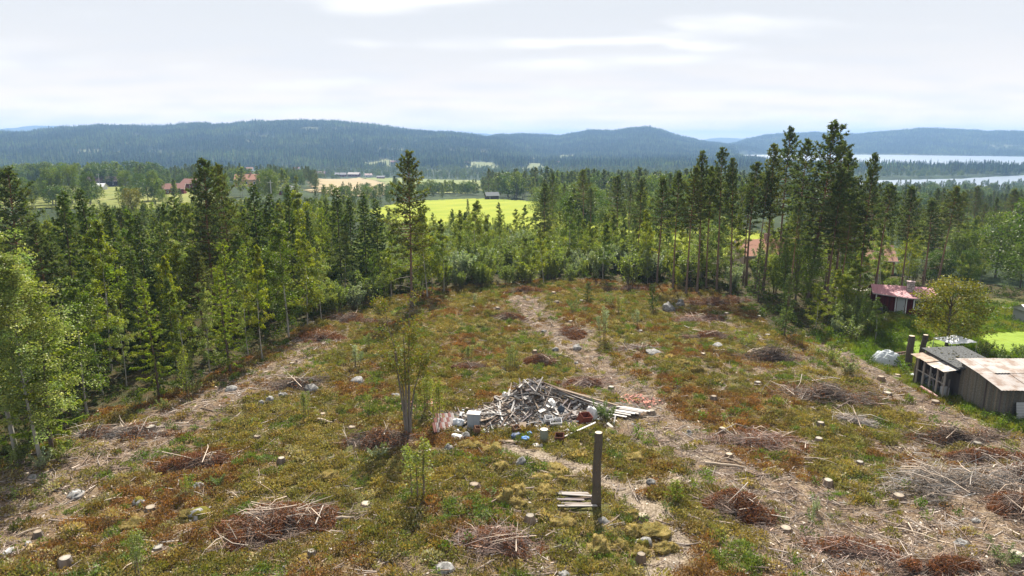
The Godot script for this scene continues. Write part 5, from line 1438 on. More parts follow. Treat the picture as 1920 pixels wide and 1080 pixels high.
	# grass and low growth of the yard, brush of the wood floor
	for i in 22000:
		var p := Vector2(rr(20.0, 66.0), -lerpf(36.0, 84.0, rng.randf()))
		if p.x > -p.y * 0.82 + 3.0 or not Geometry2D.is_point_in_polygon(p, yard): continue
		if lawns.any(func(l: PackedVector2Array) -> bool: return Geometry2D.is_point_in_polygon(p, l)): continue
		var a := noise.get_noise_2d(p.x * 3.0, p.y * 3.0)
		put.call("grass", p.x, p.y, rr(0.8, 1.6), shade(Color(0.15, 0.21, 0.035).lerp(Color(0.22, 0.20, 0.07), smoothstep(-0.1, 0.35, a + rr(-0.15, 0.15))), 0.25), 0.15)
		if i % 14 == 0: put.call("weed", p.x, p.y, rr(0.8, 1.7), shade(Color(0.10, 0.14, 0.035), 0.25), 0.2)
	for i in 15000:
		var z := -lerpf(26.0, 100.0, rng.randf())
		var p := Vector2(rr(-1, 1) * (-z * 0.80 + 4.0), z)
		if Geometry2D.is_point_in_polygon(p, clearing) or Geometry2D.is_point_in_polygon(p, yard): continue
		if rng.randf() < 0.3: put.call("twig", p.x, p.y, rr(0.8, 1.6), shade(Color(0.14, 0.11, 0.085), 0.3), 0.3)
		else: put.call("weed" if rng.randf() < 0.5 else "grass", p.x, p.y, rr(0.8, 1.8), shade(Color(0.075, 0.10, 0.03), 0.3), 0.2)
	print("bare ", bare.size())
	var called := {"heath": "heath_cover", "grass": "grass", "weed": "undergrowth", "twig": "twig_litter", "chip": "wood_chip_litter"}
	var says := {"heath": "heather and bilberry growing over the clearing", "grass": "grass tufts growing over clearing and yard", "weed": "leafy undergrowth of raspberry and fern", "twig": "broken twigs littering the clearing", "chip": "pale wood chips littering the wheel tracks"}
	var mats := {"heath": M.heath, "grass": M.grass, "weed": M.grass, "twig": M.twig, "chip": M.twig}
	var meshes := {"heath": tufts, "grass": blades, "weed": weeds, "twig": twigs, "chip": [chip.mesh()]}
	for what in lots:
		for k in lots[what].size():
			var e: Array = lots[what][k]
			if e.is_empty(): continue
			crowd(called[what], meshes[what][k], mats[what], e.map(func(q: Array) -> Transform3D: return q[0]), e.map(func(q: Array) -> Color: return q[1]), says[what])


# ---------------------------------------------------------------- the demolition heap

func demolition_heap() -> void:
	var centre := Vector2(1.33, -39.99)
	for i in 12: bare.append(Vector3(centre.x - 4.6 + i * 0.75, centre.y - 0.1 + 0.35 * sin(i * 2.0), 1.35 if i < 10 else 0.9))
	for i in 6: bare.append(Vector3(centre.x + 3.5 + i * 0.7, centre.y - 0.2, 0.8))
	bare.append(Vector3(3.2, -29.88, 1.1))
	bare.append(Vector3(3.96, -29.36, 0.7))
	var mound := func(x: float, z: float) -> float:
		var u := (x - centre.x)
		var w := (z - centre.y)
		var a := 2.1 * exp(-pow((u + 0.1) / 2.1, 2.0) - pow((w + 1.3) / 1.7, 2.0))
		var b := 0.75 * exp(-pow((u + 0.6) / 3.4, 2.0) - pow((w + 0.3) / 1.7, 2.0))
		var e := 0.8 * exp(-pow((u - 3.4) / 3.0, 2.0) - pow((w + 1.0 + 0.1 * u) / 1.1, 2.0))
		return maxf(maxf(a, b), e)
	var s := Shape.new()
	var step := 0.22
	for i in 70:
		for j in 34:
			var q := []
			for o in [[0, 0], [1, 0], [1, 1], [0, 1]]:
				var x: float = centre.x - 6.0 + (i + o[0]) * step
				var z: float = centre.y - 4.6 + (j + o[1]) * step
				q.append(Vector3(x, ground_h(x, z) + (mound.call(x, z) as float) * 0.8 - 0.1 + 0.12 * fine.get_noise_2d(x * 6.0, z * 6.0), z))
			if mound.call(q[0].x, q[0].z) < 0.1: continue
			s.quad(q[0], q[1], q[2], q[3], shade(Color(0.11, 0.09, 0.075), 0.5))
	tag(part(self, "rubble", s.mesh(), M.wood), "grey rubble under the boards of the demolition heap", "", "", "stuff")
	var frag := Shape.new()
	for i in 2200:
		var x := centre.x + rng.randfn() * 2.2 - 0.3
		var z := centre.y + rng.randfn() * 0.9 + 0.35
		var m: float = mound.call(x, z)
		if m < 0.03 and rng.randf() < 0.6: continue
		var col := shade(Color(0.42, 0.40, 0.375) if rng.randf() < 0.4 else Color(0.16, 0.13, 0.105), 0.4)
		frag.box(Vector3(x, ground_h(x, z) + m * rr(0.75, 0.98) + 0.03, z), Vector3(rr(0.08, 0.5), rr(0.01, 0.06), rr(0.04, 0.16)), col, Basis.from_euler(Vector3(rr(-0.6, 0.6), rr(0, TAU), rr(-0.6, 0.6))))
	tag(part(self, "rubble", frag.mesh(), M.wood), "splinters and plaster fragments strewn over the demolition heap", "", "", "stuff")

	var tones := []
	var ctones := [[0.27, 0.25, 0.235], [0.20, 0.17, 0.15], [0.35, 0.33, 0.31], [0.13, 0.095, 0.075], [0.24, 0.19, 0.145], [0.18, 0.155, 0.155], [0.5, 0.475, 0.45], [0.07, 0.052, 0.042]]
	var cwords := ["grey", "grey-brown", "pale grey", "brown", "tan", "purplish grey", "whitish", "dark brown"]
	for t in ctones:
		tones.append(paint("board_%s" % cwords[tones.size()].replace(" ", "_"), t[0], t[1], t[2], 0.95))
		tones[-1].metallic_specular = 0.2
	var boards := []
	for k in 4:   # unit boards, a little warped and split at the ends
		var b := Shape.new()
		var n := 4
		var bend := rr(-0.012, 0.012)
		for i in n:
			var x0 := -0.5 + float(i) / n
			var x1 := -0.5 + float(i + 1) / n
			var q := []
			for e in [[x0, 0], [x1, 0], [x1, 1], [x0, 1]]:
				var x: float = e[0]
				if absf(x) > 0.49: x += (0.012 if e[1] else -0.01) * (k - 1.5)
				q.append(Vector3(x, bend * cos(e[0] * PI) * 8.0, (e[1] - 0.5) * (1.0 - 0.12 * absf(x) * (k % 2))))
			var u := Vector3.UP * 0.5
			b.quad(q[0] + u, q[3] + u, q[2] + u, q[1] + u, Color.WHITE)
			b.quad(q[0] - u, q[1] - u, q[2] - u, q[3] - u, Color.WHITE)
			b.quad(q[0] - u, q[0] + u, q[1] + u, q[1] - u, Color.WHITE)
			b.quad(q[3] + u, q[3] - u, q[2] - u, q[2] + u, Color.WHITE)
			if i == 0: b.quad(q[0] - u, q[3] - u, q[3] + u, q[0] + u, Color.WHITE)
			if i == n - 1: b.quad(q[1] - u, q[1] + u, q[2] + u, q[2] - u, Color.WHITE)
		boards.append(b.mesh())
	var plank := func(at: Vector3, d: Vector3, l: float, w: float, t: float, tone: int, label: String, group := "", roll := 0.0) -> void:
		var o := part(self, "plank", boards[rng.randi() % 4], tones[tone])
		var side := d.cross(Vector3.UP).normalized()
		var up := side.cross(d).normalized()
		var b := Basis(d, up, -side) * Basis(Vector3.RIGHT, roll)
		o.transform = Transform3D(Basis(b.x * l, b.y * t, b.z * w), at)
		tag(o, label, "plank", group)
	# the long boards that slide down from the top towards the path
	var ends := [[1010, 712, 1150, 782, 1.2], [1040, 715, 1180, 772, 1.25], [1060, 722, 1200, 765, 1.0], [1080, 735, 1190, 775, 0.85], [1035, 722, 1120, 768, 1.4]]
	var longs := [["grey", 0], ["purplish", 5], ["pale", 2], ["brown", 3], ["tan", 4]]
	for i in 17:
		var f := i / 16.0
		var a := Vector2(centre.x + lerpf(-0.2, 2.0, f) + rr(-0.3, 0.3), centre.y - 1.6 + rr(-0.5, 0.3))
		var e := a + Vector2(rr(3.0, 4.6), rr(-0.1, 0.9) + 0.3)
		var pa := Vector3(a.x, ground_h(a.x, a.y) + (mound.call(a.x, a.y) as float) + rr(0.0, 0.25), a.y)
		var pe := Vector3(e.x, ground_h(e.x, e.y) + (mound.call(e.x, e.y) as float) * 0.8 + rr(0.02, 0.12), e.y)
		plank.call((pa + pe) * 0.5, (pe - pa).normalized(), pa.distance_to(pe), rr(0.1, 0.17), rr(0.022, 0.05), [0, 5, 2, 3, 4, 1, 0, 7][i % 8], "long weathered board sliding from the heap's top towards the dark stump", "long boards on the demolition heap", rr(-0.3, 0.3))
	# five boards that lie side by side like a fallen wall
	for i in 7:
		var x0 := centre.x + 4.6 + 0.33 * i
		var z0 := centre.y - 0.15 - 0.13 * i
		plank.call(Vector3(x0, ground_h(x0, z0) + 0.18 + 0.012 * i, z0), Vector3(0.9, -0.06, 0.28).normalized(), 2.5 - 0.12 * i, 0.2, 0.028, [6, 2, 6, 2, 0, 6, 2][i], "pale flat board in the fallen panel at the heap's far tip", "boards of the fallen panel")
	# boards leaning up round the peak
	for i in 18:
		var a := i * 2.4
		var foot := Vector2(centre.x + cos(a) * rr(0.8, 1.9), centre.y - 1.3 + sin(a) * rr(0.6, 1.4))
		var top := Vector2(centre.x + rr(-0.5, 0.6), centre.y - 1.3 + rr(-0.3, 0.3))
		var pa := Vector3(foot.x, ground_h(foot.x, foot.y) + (mound.call(foot.x, foot.y) as float), foot.y)
		var pe := Vector3(top.x, ground_h(top.x, top.y) + (mound.call(top.x, top.y) as float) + rr(0.05, 0.3), top.y)
		plank.call((pa + pe) * 0.5, (pe - pa).normalized(), pa.distance_to(pe) * rr(1.0, 1.25), rr(0.07, 0.16), rr(0.02, 0.05), [1, 0, 3, 2, 4, 6, 5, 1][i % 8], "weathered board propped against the peak of the demolition heap", "boards round the heap's peak", rr(-0.6, 0.6))
	for i in 185:
		var x := centre.x + rng.randfn() * 2.0 - 0.2
		var z := centre.y + rng.randfn() * 0.95 - 0.3
		var m: float = mound.call(x, z)
		if m < 0.12:
			x = lerpf(x, centre.x - 0.2, 0.5); z = lerpf(z, centre.y - 0.4, 0.5); m = mound.call(x, z)
		var a := rr(0, TAU)
		var l := rr(0.7, 2.5)
		var dx := cos(a) * 0.4; var dz := sin(a) * 0.4
		var rise := ((mound.call(x + dx, z + dz) as float) - (mound.call(x - dx, z - dz) as float)) / 0.8
		plank.call(Vector3(x, ground_h(x, z) + m + rr(-0.05, 0.12), z), Vector3(cos(a), clampf(rise, -0.45, 0.45) + rr(-0.14, 0.14), sin(a)).normalized(), l, rr(0.05, 0.13), rr(0.018, 0.045), [0, 2, 1, 6, 1, 4, 3, 7, 5, 0][rng.randi() % 10], "short weathered board lying in the tangle of the demolition heap", "short boards of the demolition heap", rr(-0.7, 0.7))
	for i in 26:   # broken sheets, panels and slabs
		var x := centre.x + rng.randfn() * 2.2 - 0.3
		var z := centre.y + rng.randfn() * 0.8 + 0.35
		var m: float = mound.call(x, z)
		if m < 0.1: m = 0.1
		var a := rr(0, TAU)
		plank.call(Vector3(x, ground_h(x, z) + m + rr(-0.05, 0.1), z), Vector3(cos(a), rr(-0.4, 0.4), sin(a)).normalized(), rr(0.3, 0.9), rr(0.22, 0.5), 0.02, [6, 2, 0, 6, 4, 3, 1][i % 7], "broken board or sheet scrap strewn over the demolition heap's front", "sheet scraps of the demolition heap", rr(-0.5, 0.5))
	# singled out pieces
	var at := func(x: float, z: float, up: float) -> Vector3: return Vector3(x, ground_h(x, z) + (mound.call(x, z) as float) * up, z)
	plank.call(at.call(3.55, -36.88, 0.3) + Vector3(0, 0.2, 0), Vector3(0.8, 0.12, -0.55).normalized(), 3.4, 0.12, 0.04, 6, "long whitish beam lying along the heap's front edge by the weeds")
	plank.call(at.call(6.29, -39.26, 0.3) + Vector3(0, 0.2, 0), Vector3(0.25, 0.5, -0.8).normalized(), 0.7, 0.1, 0.03, 6, "short white slat standing off the heap on the heath")
	plank.call(at.call(-0.06, -36.04, 0.2) + Vector3(0, 0.16, 0), Vector3(1, 0.0, 0.1).normalized(), 1.5, 0.24, 0.05, 4, "wide tan plank on the bare ground before the heap")
	plank.call(at.call(1.44, -35.6, 0.0) + Vector3(0, 0.06, 0), Vector3(1, 0.02, 0.05).normalized(), 0.55, 0.42, 0.02, 6, "small whitish board flat on the gravel before the heap")
	plank.call(at.call(-1.51, -39.26, 0.6) + Vector3(0, 0.16, 0), Vector3(0.95, 0.1, -0.25).normalized(), 1.25, 0.85, 0.02, 4, "big tan sheet of chipboard lying on the heap's front", "", 0.45)
	for i in 3:
		var o := thing("roofing_sheet", ["lowest red-striped roofing sheet at the heap's end", "middle red-striped roofing sheet at the heap's end", "topmost red-striped roofing sheet at the heap's end"][i], "roofing sheet", at.call(-4.2, -38.59, 0.0) + Vector3(0.05 * i, 0.22 + 0.12 * i, -0.42 * i), 0.35, "striped roofing sheets on the heap")
		var c := Shape.new()
		for k in 12:   # corrugated, tilted up to the heap
			var x0 := -0.6 + k * 0.1
			c.quad(Vector3(x0, 0.035 * (k % 2), -0.34), Vector3(x0 + 0.1, 0.035 * ((k + 1) % 2), -0.34), Vector3(x0 + 0.1, 0.035 * ((k + 1) % 2), 0.34), Vector3(x0, 0.035 * (k % 2), 0.34), Color(0.20, 0.075, 0.06) if k % 4 < 2 else Color(0.34, 0.29, 0.27))
		var m := part(o, "corrugation", c.mesh(), M.metal_sheet)
		m.rotation = Vector3(0.62, 0, -0.16)
	var cab := thing("cabinet", "blue-grey metal cabinet standing at the heap's end", "cabinet", at.call(-2.3, -38.79, 0.0), -0.15)
	var c2 := Shape.new()
	c2.box(Vector3(0, 0.5, 0), Vector3(0.74, 1.0, 0.5), Color(0.20, 0.23, 0.25))
	part(cab, "body", c2.mesh(), M.metal_sheet)
	var c3 := Shape.new()
	c3.box(Vector3(-0.185, 0.5, 0.256), Vector3(0.345, 0.94, 0.02), Color(0.22, 0.25, 0.275))
	part(cab, "door", c3.mesh(), M.metal_sheet)
	var c4 := Shape.new()
	c4.box(Vector3(0.185, 0.5, 0.256), Vector3(0.345, 0.94, 0.02), Color(0.22, 0.25, 0.275))
	part(cab, "door", c4.mesh(), M.metal_sheet)
	var c5 := Shape.new()
	c5.box(Vector3(0, 1.02, 0), Vector3(0.8, 0.035, 0.55), Color(0.45, 0.42, 0.40))
	part(cab, "top", c5.mesh(), M.metal_sheet)
	var soft := [[2.44, -40.1, 0.62, 0.3, 0.6, Color(0.55, 0.53, 0.50), "white_cushion", "white rounded cushion in the heap's dark hollow", "cushion"], [3.05, -39.81, 0.55, 0.36, 0.45, Color(0.035, 0.045, 0.06), "dark_bag", "dark blue-black bag beside the white cushion", "bag"], [0.25, -36.65, 0.75, 0.16, 0.5, Color(0.03, 0.05, 0.10), "dark_bag", "dark plastic bag with a blue flap at the heap's front", "bag"],
		[0.76, -36.25, 0.5, 0.12, 0.4, Color(0.05, 0.16, 0.42), "plastic_sheet", "bright blue plastic sheet at the heap's front", "plastic sheet"], [1.02, -36.89, 0.42, 0.12, 0.3, Color(0.06, 0.15, 0.4), "plastic_sheet", "small blue plastic scrap farther along the heap's front", "plastic sheet"], [-3.26, -39.08, 0.7, 0.3, 0.5, Color(0.42, 0.45, 0.48), "plastic_sheet", "pale crumpled plastic between roofing sheets and cabinet", "plastic sheet"],
		[4.96, -39.68, 0.8, 0.55, 0.5, Color(0.5, 0.5, 0.5), "plastic_sack", "whitish sack behind the red-brown box", "sack"], [-3.19, -37.29, 0.8, 0.16, 0.5, Color(0.6, 0.58, 0.56), "plastic_sheet", "white crumpled sheeting below the roofing sheets", "plastic sheet"], [-0.43, -42.84, 0.75, 0.4, 0.6, Color(0.45, 0.45, 0.45), "plastic_sack", "grey-white sack high on the heap's flank", "sack"]]
	for a in soft:
		var o := thing(a[6], a[7], a[8], at.call(a[0], a[1], 0.8) + Vector3(0, 0.12, 0), rr(0, TAU))
		var b := Shape.new()
		blob(b, Vector3(a[2] * 0.5, a[3], a[4] * 0.5), 0.5, int(a[2] * 40.0), a[5], a[5] * 1.15, 10, 16)
		part(o, "cloth", b.mesh(), M.cloth)
	for a in [[4.33, -39.03, 0.72, 0.6, 0.5, Color(0.16, 0.055, 0.04), "red-brown open box near the weeds on the heap", 0.5], [-2.16, -37.99, 0.34, 0.45, 0.3, Color(0.19, 0.11, 0.07), "brown wooden box end beside the tan chipboard", 0.3], [0.19, -37.55, 0.4, 0.42, 0.35, Color(0.20, 0.12, 0.08), "brown wooden crate in the heap's front", 0.5],
		[-0.98, -42.12, 0.5, 0.42, 0.4, Color(0.27, 0.18, 0.11), "tan wooden box halfway up the heap", 0.2], [2.74, -36.22, 0.5, 0.36, 0.4, Color(0.13, 0.06, 0.04), "dark brown box by the green barrel", -0.2], [2.63, -38.32, 0.7, 0.3, 0.42, Color(0.55, 0.56, 0.58), "pale metal tray box in the middle of the heap's front", 0.1], [2.16, -38.55, 0.5, 0.34, 0.4, Color(0.48, 0.49, 0.51), "grey metal box touching the pale tray box", 0.2]]:
		var o := thing("box", a[6], "box", at.call(a[0], a[1], 0.75), a[7])
		var w: float = a[2]; var h: float = a[3]; var d: float = a[4]
		var sd := Shape.new()
		for q in [[Vector3(0, h * 0.5, d * 0.5), Vector3(w, h, 0.025)], [Vector3(0, h * 0.5, -d * 0.5), Vector3(w, h, 0.025)], [Vector3(w * 0.5 - 0.012, h * 0.5, 0), Vector3(0.025, h, d - 0.03)], [Vector3(-w * 0.5 + 0.012, h * 0.5, 0), Vector3(0.025, h, d - 0.03)]]:
			sd.box(q[0], q[1], shade(a[5], 0.12))
		part(o, "panels", sd.mesh(), M.wood)
		var bt := Shape.new()
		bt.box(Vector3(0, 0.03, 0), Vector3(w - 0.06, 0.025, d - 0.04), shade(a[5], 0.1))
		part(o, "base", bt.mesh(), M.wood)
		o.rotation.x = 0.35
		o.rotation.z = rr(-0.2, 0.2)
	var bar := thing("barrel", "grey-green upright barrel at the heap's front edge", "barrel", at.call(1.82, -36.12, 0.0))
	var bs := Shape.new()
	bs.tube([Vector3(0, -0.05, 0), Vector3(0, 0.25, 0), Vector3(0, 0.27, 0), Vector3(0, 0.5, 0), Vector3(0, 0.52, 0), Vector3(0, 0.72, 0)], [0.22, 0.22, 0.235, 0.22, 0.235, 0.22], 16, Color(0.13, 0.15, 0.11), Color(0.17, 0.19, 0.15))
	part(bar, "body", bs.mesh(), M.metal_sheet)
	var bl := Shape.new()
	bl.tube([Vector3(0, 0.70, 0), Vector3(0, 0.74, 0)], [0.215, 0.215], 16, Color(0.3, 0.29, 0.22), Color(0.34, 0.32, 0.24), true)
	part(bar, "lid", bl.mesh(), M.metal_sheet)
	# broken red tiles on both sides
	for a in [[8.25, -42.91, 1.5, "broken red tiles strewn behind the fallen panel"], [-5.39, -42.17, 1.7, "broken red tiles strewn behind the roofing sheets"]]:
		var b := Shape.new()
		for i in 150:
			var x: float = rng.randfn() * a[2] * 0.5
			var z := rng.randfn() * 0.45
			b.box(Vector3(a[0] + x, ground_h(a[0] + x, a[1] + z) + rr(0.02, 0.12), a[1] + z), Vector3(rr(0.06, 0.22), 0.02, rr(0.05, 0.14)), shade(Color(0.42, 0.20, 0.16), 0.25), Basis.from_euler(Vector3(rr(-0.5, 0.5), rr(0, TAU), rr(-0.5, 0.5))))
		tag(part(self, "tile_rubble", b.mesh(), M.wood), a[3], "", "", "stuff")
	for a in [[3.57, -37.11, 0.75, "leaves_yellow", "bright green weed sprouting at the heap's front"], [5.56, -39.73, 1.2, "leaves_dark", "dark leafy weed growing through the long boards"], [5.91, -39.36, 0.9, "leaves_dark", "second dark weed beside the long boards"]]:
		tag(grow("shrub", a[0], a[1], a[2], 1.3, -1, a[3]), a[4])
	# the small stack of boards by the tall trunk
	for i in 9:
		var p := Vector2(3.03, -29.96) + Vector2(rr(-0.25, 0.25), -0.5 + 0.16 * i)
		plank.call(Vector3(p.x, ground_h(p.x, p.y) + 0.1 + 0.05 * (i % 3), p.y), Vector3(1.0, rr(-0.05, 0.05), rr(-0.16, 0.16)).normalized(), rr(1.1, 1.9), 0.13, 0.035, [0, 1, 0, 5, 7, 5, 1, 1, 0][i], "weathered board in the small stack beside the tall cut trunk", "small stack of boards by the cut trunk")


# ---------------------------------------------------------------- buildings

func siding(s: Shape, a: Vector3, b: Vector3, h0: float, h1: float, col: Color, w := 0.15) -> void:   # upright boards from a to b
	var d := b - a
	var n := maxi(1, int(d.length() / w))
	var out := d.cross(Vector3.UP).normalized()
	for i in n:
		var f := (i + 0.5) / n
		var h := lerpf(h0, h1, f)
		s.box(a.lerp(b, f) + Vector3.UP * h * 0.5 + out * rr(0.0, 0.012), Vector3(d.length() / n - 0.008, h, 0.03), shade(col, 0.22), Basis(d.normalized(), Vector3.UP, d.normalized().cross(Vector3.UP)))


func corrugated(s: Shape, a: Vector3, across: Vector3, down: Vector3, col: Color, waves: int, amp := 0.02) -> void:
	var up := down.cross(across).normalized()
	if up.y < 0.0: up = -up
	for i in waves * 2:
		var p0 := a + across * (float(i) / (waves * 2)) + up * amp * (i % 2)
		var p1 := a + across * (float(i + 1) / (waves * 2)) + up * amp * ((i + 1) % 2)
		s.quad(p0, p1, p1 + down, p0 + down, shade(col, 0.05))


var lawns := [PackedVector2Array([Vector2(43.07, -61.01), Vector2(48.44, -63.59), Vector2(61.21, -68.68), Vector2(51.75, -57.66), Vector2(43.24, -54.88), Vector2(41.95, -56.57)]), PackedVector2Array([Vector2(34.68, -58.44), Vector2(40.88, -60.67), Vector2(38.26, -55.41), Vector2(34.79, -54.59), Vector2(34.05, -55.49)])]

func yard_things() -> void:
	# grey plank shed: its long side faces the clearing
	var o := thing("plank_shed", "grey weathered plank shed with a pale rust-streaked metal roof", "shed", on_ground(30.75, -40.55))
	var g := Color(0.27, 0.24, 0.20)
	var w := Shape.new()
	siding(w, Vector3(0, -0.2, -3.9), Vector3(0, -0.2, 0), 2.6, 2.1, g)
	tag(part(o, "board_cladding", w.mesh(), M.grey_boards), "", "", "", "stuff")
	w = Shape.new()
	siding(w, Vector3(0.03, -0.2, 0.02), Vector3(7.5, -0.2, 0.1), 2.1, 2.1, Color(0.22, 0.195, 0.165))
	tag(part(o, "board_cladding", w.mesh(), M.grey_boards), "", "", "", "stuff")
	w = Shape.new()
	siding(w, Vector3(7.5, -0.2, 0.1), Vector3(7.5, -0.2, -3.9), 2.1, 2.6, g, 0.3)
	siding(w, Vector3(7.5, -0.2, -3.95), Vector3(0, -0.2, -3.95), 2.55, 2.55, g, 0.3)
	tag(part(o, "board_cladding", w.mesh(), M.grey_boards), "", "", "", "stuff")
	for p in [Vector3(-0.03, 0.9, 0.03), Vector3(-0.035, 0.95, -1.35)]:
		w = Shape.new()
		w.box(p, Vector3(0.07, 2.2, 0.07), Color(0.10, 0.085, 0.08))
		part(o, "post", w.mesh(), M.wood)
	for i in 8:
		for row in 2:
			var sh := Shape.new()
			var x := -0.35 + i * 1.0
			var sag := rr(-0.03, 0.03)
			if row == 0: corrugated(sh, Vector3(x, 2.52 + sag, -4.2 + sag), Vector3(1.04, 0, 0), Vector3(0, -0.22, 2.45), Color(0.50, 0.47, 0.445), 5)
			else: corrugated(sh, Vector3(x, 2.26 + sag, -1.85 + sag * 2.0), Vector3(1.04, 0, 0), Vector3(0, -0.36, 2.25), Color(0.47, 0.435, 0.41), 5)
			part(o, "roof_sheet", sh.mesh(), M.rusty_roof)
	w = Shape.new()
	w.box(Vector3(4.6, 2.36, -1.75), Vector3(3.6, 0.06, 0.16), Color(0.26, 0.22, 0.25))
	part(o, "roof_batten", w.mesh(), M.wood)
	var lean := thing("metal_sheet", "ribbed grey metal sheet leaning on the front of the plank shed", "metal sheet", on_ground(32.6, -40.2))
	w = Shape.new()
	for i in 11:
		w.box(Vector3(0, 0.05 + i * 0.095, 0.12 - i * 0.022), Vector3(2.0, 0.05, 0.03), Color(0.42, 0.42, 0.42))
		w.box(Vector3(0, 0.095 + i * 0.095, 0.10 - i * 0.022), Vector3(2.0, 0.045, 0.02), Color(0.22, 0.22, 0.22))
	part(lean, "ribs", w.mesh(), M.metal_sheet)

	# open lean-to full of junk, with a felt roof behind it
	var x0 := 29.75; var z0 := -44.6
	o = thing("lean_to_shed", "open-fronted lean-to with pale sheet eaves and a dark felt roof", "shed", on_ground(x0, z0))
	for i in 5:
		w = Shape.new()
		w.box(Vector3(rr(-0.03, 0.03), 0.95, -0.8 * i), Vector3(0.09, 2.0, 0.09), shade(Color(0.30, 0.27, 0.24), 0.15), Basis(Vector3.BACK, rr(-0.03, 0.03)))
		part(o, "post", w.mesh(), M.wood)
	w = Shape.new()
	w.box(Vector3(0, 1.95, -1.6), Vector3(0.1, 0.1, 3.7), Color(0.30, 0.27, 0.24))
	part(o, "beam", w.mesh(), M.wood)
	w = Shape.new()
	w.box(Vector3(0.02, 1.0, -1.6), Vector3(0.06, 0.07, 3.4), Color(0.26, 0.24, 0.22))
	part(o, "rail", w.mesh(), M.wood)
	w = Shape.new()
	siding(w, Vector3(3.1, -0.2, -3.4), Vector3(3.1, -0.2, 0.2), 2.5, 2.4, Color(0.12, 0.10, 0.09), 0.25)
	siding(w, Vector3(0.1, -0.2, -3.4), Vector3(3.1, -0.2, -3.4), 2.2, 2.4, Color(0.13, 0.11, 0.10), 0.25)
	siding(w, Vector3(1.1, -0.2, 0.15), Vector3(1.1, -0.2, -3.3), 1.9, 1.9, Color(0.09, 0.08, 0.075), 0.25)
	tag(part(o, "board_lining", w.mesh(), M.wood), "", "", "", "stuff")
	for i in 4:
		w = Shape.new()
		corrugated(w, Vector3(-0.35, 2.0 - 0.05 * sin(i * 2.0), 0.3 - i * 0.98), Vector3(0, 0.02, -1.0), Vector3(1.25, 0.16, 0), Color(0.52, 0.44, 0.36) if i == 2 or i == 3 else Color(0.70, 0.68, 0.65), 5)
		part(o, "eave_sheet", w.mesh(), M.rusty_roof)
	w = Shape.new()
	w.box(Vector3(2.05, 2.42, -1.65), Vector3(3.0, 0.07, 4.4), Color(0.085, 0.087, 0.09), Basis(Vector3.BACK, 0.05) * Basis(Vector3.RIGHT, 0.03))
	part(o, "felt_roof", w.mesh(), M.roof_felt)
	w = Shape.new()
	for i in 46:
		w.box(Vector3(rr(0.8, 3.4), 2.5 + rr(-0.02, 0.03), rr(-3.6, 0.4)), Vector3(rr(0.04, 0.16), 0.03, rr(0.04, 0.12)), shade(Color(0.12, 0.11, 0.06), 0.3))
	tag(part(o, "roof_moss", w.mesh(), M.moss), "", "", "", "stuff")
	# junk under it
	for a in [[0.45, -0.5, Vector3(0.4, 0.75, 0.4), Color(0.42, 0.43, 0.44), "white boxy appliance under the lean-to", "appliance"], [0.5, -1.3, Vector3(0.5, 0.4, 0.5), Color(0.12, 0.12, 0.13), "dark crate under the lean-to", "crate"], [0.55, -2.9, Vector3(0.45, 0.7, 0.4), Color(0.20, 0.24, 0.28), "blue-grey drum cabinet under the lean-to's rear bay", "cabinet"], [0.6, -0.95, Vector3(0.25, 1.3, 0.06), Color(0.36, 0.33, 0.29), "upright pale board under the lean-to", "board"]]:
		var j := thing(String(a[5]), a[4], a[5], on_ground(x0 + a[0], z0 + a[1]), rr(-0.2, 0.2))
		w = Shape.new()
		w.box(Vector3(0, a[2].y * 0.5, 0), a[2], a[3])
		part(j, "body", w.mesh(), M.metal_sheet)
		w = Shape.new()
		w.box(Vector3(-a[2].x * 0.5 - 0.012, a[2].y * 0.5, 0), Vector3(0.02, a[2].y * 0.84, a[2].z * 0.84), a[3] * 0.85)
		part(j, "panel", w.mesh(), M.metal_sheet)
	var wh := thing("wheel", "old spoked wheel leaning under the lean-to", "wheel", on_ground(x0 + 0.3, z0 - 2.1, 0.42), 0.2)
	w = Shape.new()
	var ring := []
	for i in 21: ring.append(Vector3(0, sin(TAU * i / 20.0) * 0.42, cos(TAU * i / 20.0) * 0.42))
	var rads := []
	for i in 21: rads.append(0.03)
	w.tube(ring, rads, 6, Color(0.05, 0.05, 0.05), Color(0.05, 0.05, 0.05))
	part(wh, "tyre", w.mesh(), M.metal_sheet)
	for i in 6:
		w = Shape.new()
		w.tube([Vector3.ZERO, Vector3(0, sin(TAU * i / 6.0) * 0.41, cos(TAU * i / 6.0) * 0.41)], [0.012, 0.012], 4, Color(0.4, 0.4, 0.4), Color(0.4, 0.4, 0.4))
		part(wh, "spoke", w.mesh(), M.metal_sheet)
	for i in 9:
		w = Shape.new()
		w.box(Vector3.ZERO, Vector3(0.1, rr(1.0, 1.6), 0.03), shade(Color(0.2, 0.175, 0.15), 0.4))
		var bd := part(self, "plank", w.mesh(), M.wood)
		bd.position = on_ground(x0 + 0.2 + rr(0, 0.3), z0 - 0.2 - 0.36 * i, 0.75)
		bd.rotation = Vector3(rr(-0.5, 0.5), rr(-0.5, 0.5), rr(-0.2, 0.2))
		tag(bd, "loose board leaning among the junk under the lean-to", "plank", "boards under the lean-to")
	var roll := thing("cloth_roll", "faded reddish roll lying in the grass before the lean-to", "roll", on_ground(x0 - 0.45, z0 - 0.75, 0.1), 0.0)
	w = Shape.new()
	w.tube([Vector3(0, 0.04, -1.0), Vector3(0.03, 0.02, -0.3), Vector3(-0.03, 0.03, 0.4), Vector3(0, 0.02, 1.0)], [0.12, 0.15, 0.14, 0.11], 10, Color(0.28, 0.12, 0.12), Color(0.24, 0.12, 0.12), true)
	part(roll, "cloth", w.mesh(), M.cloth)
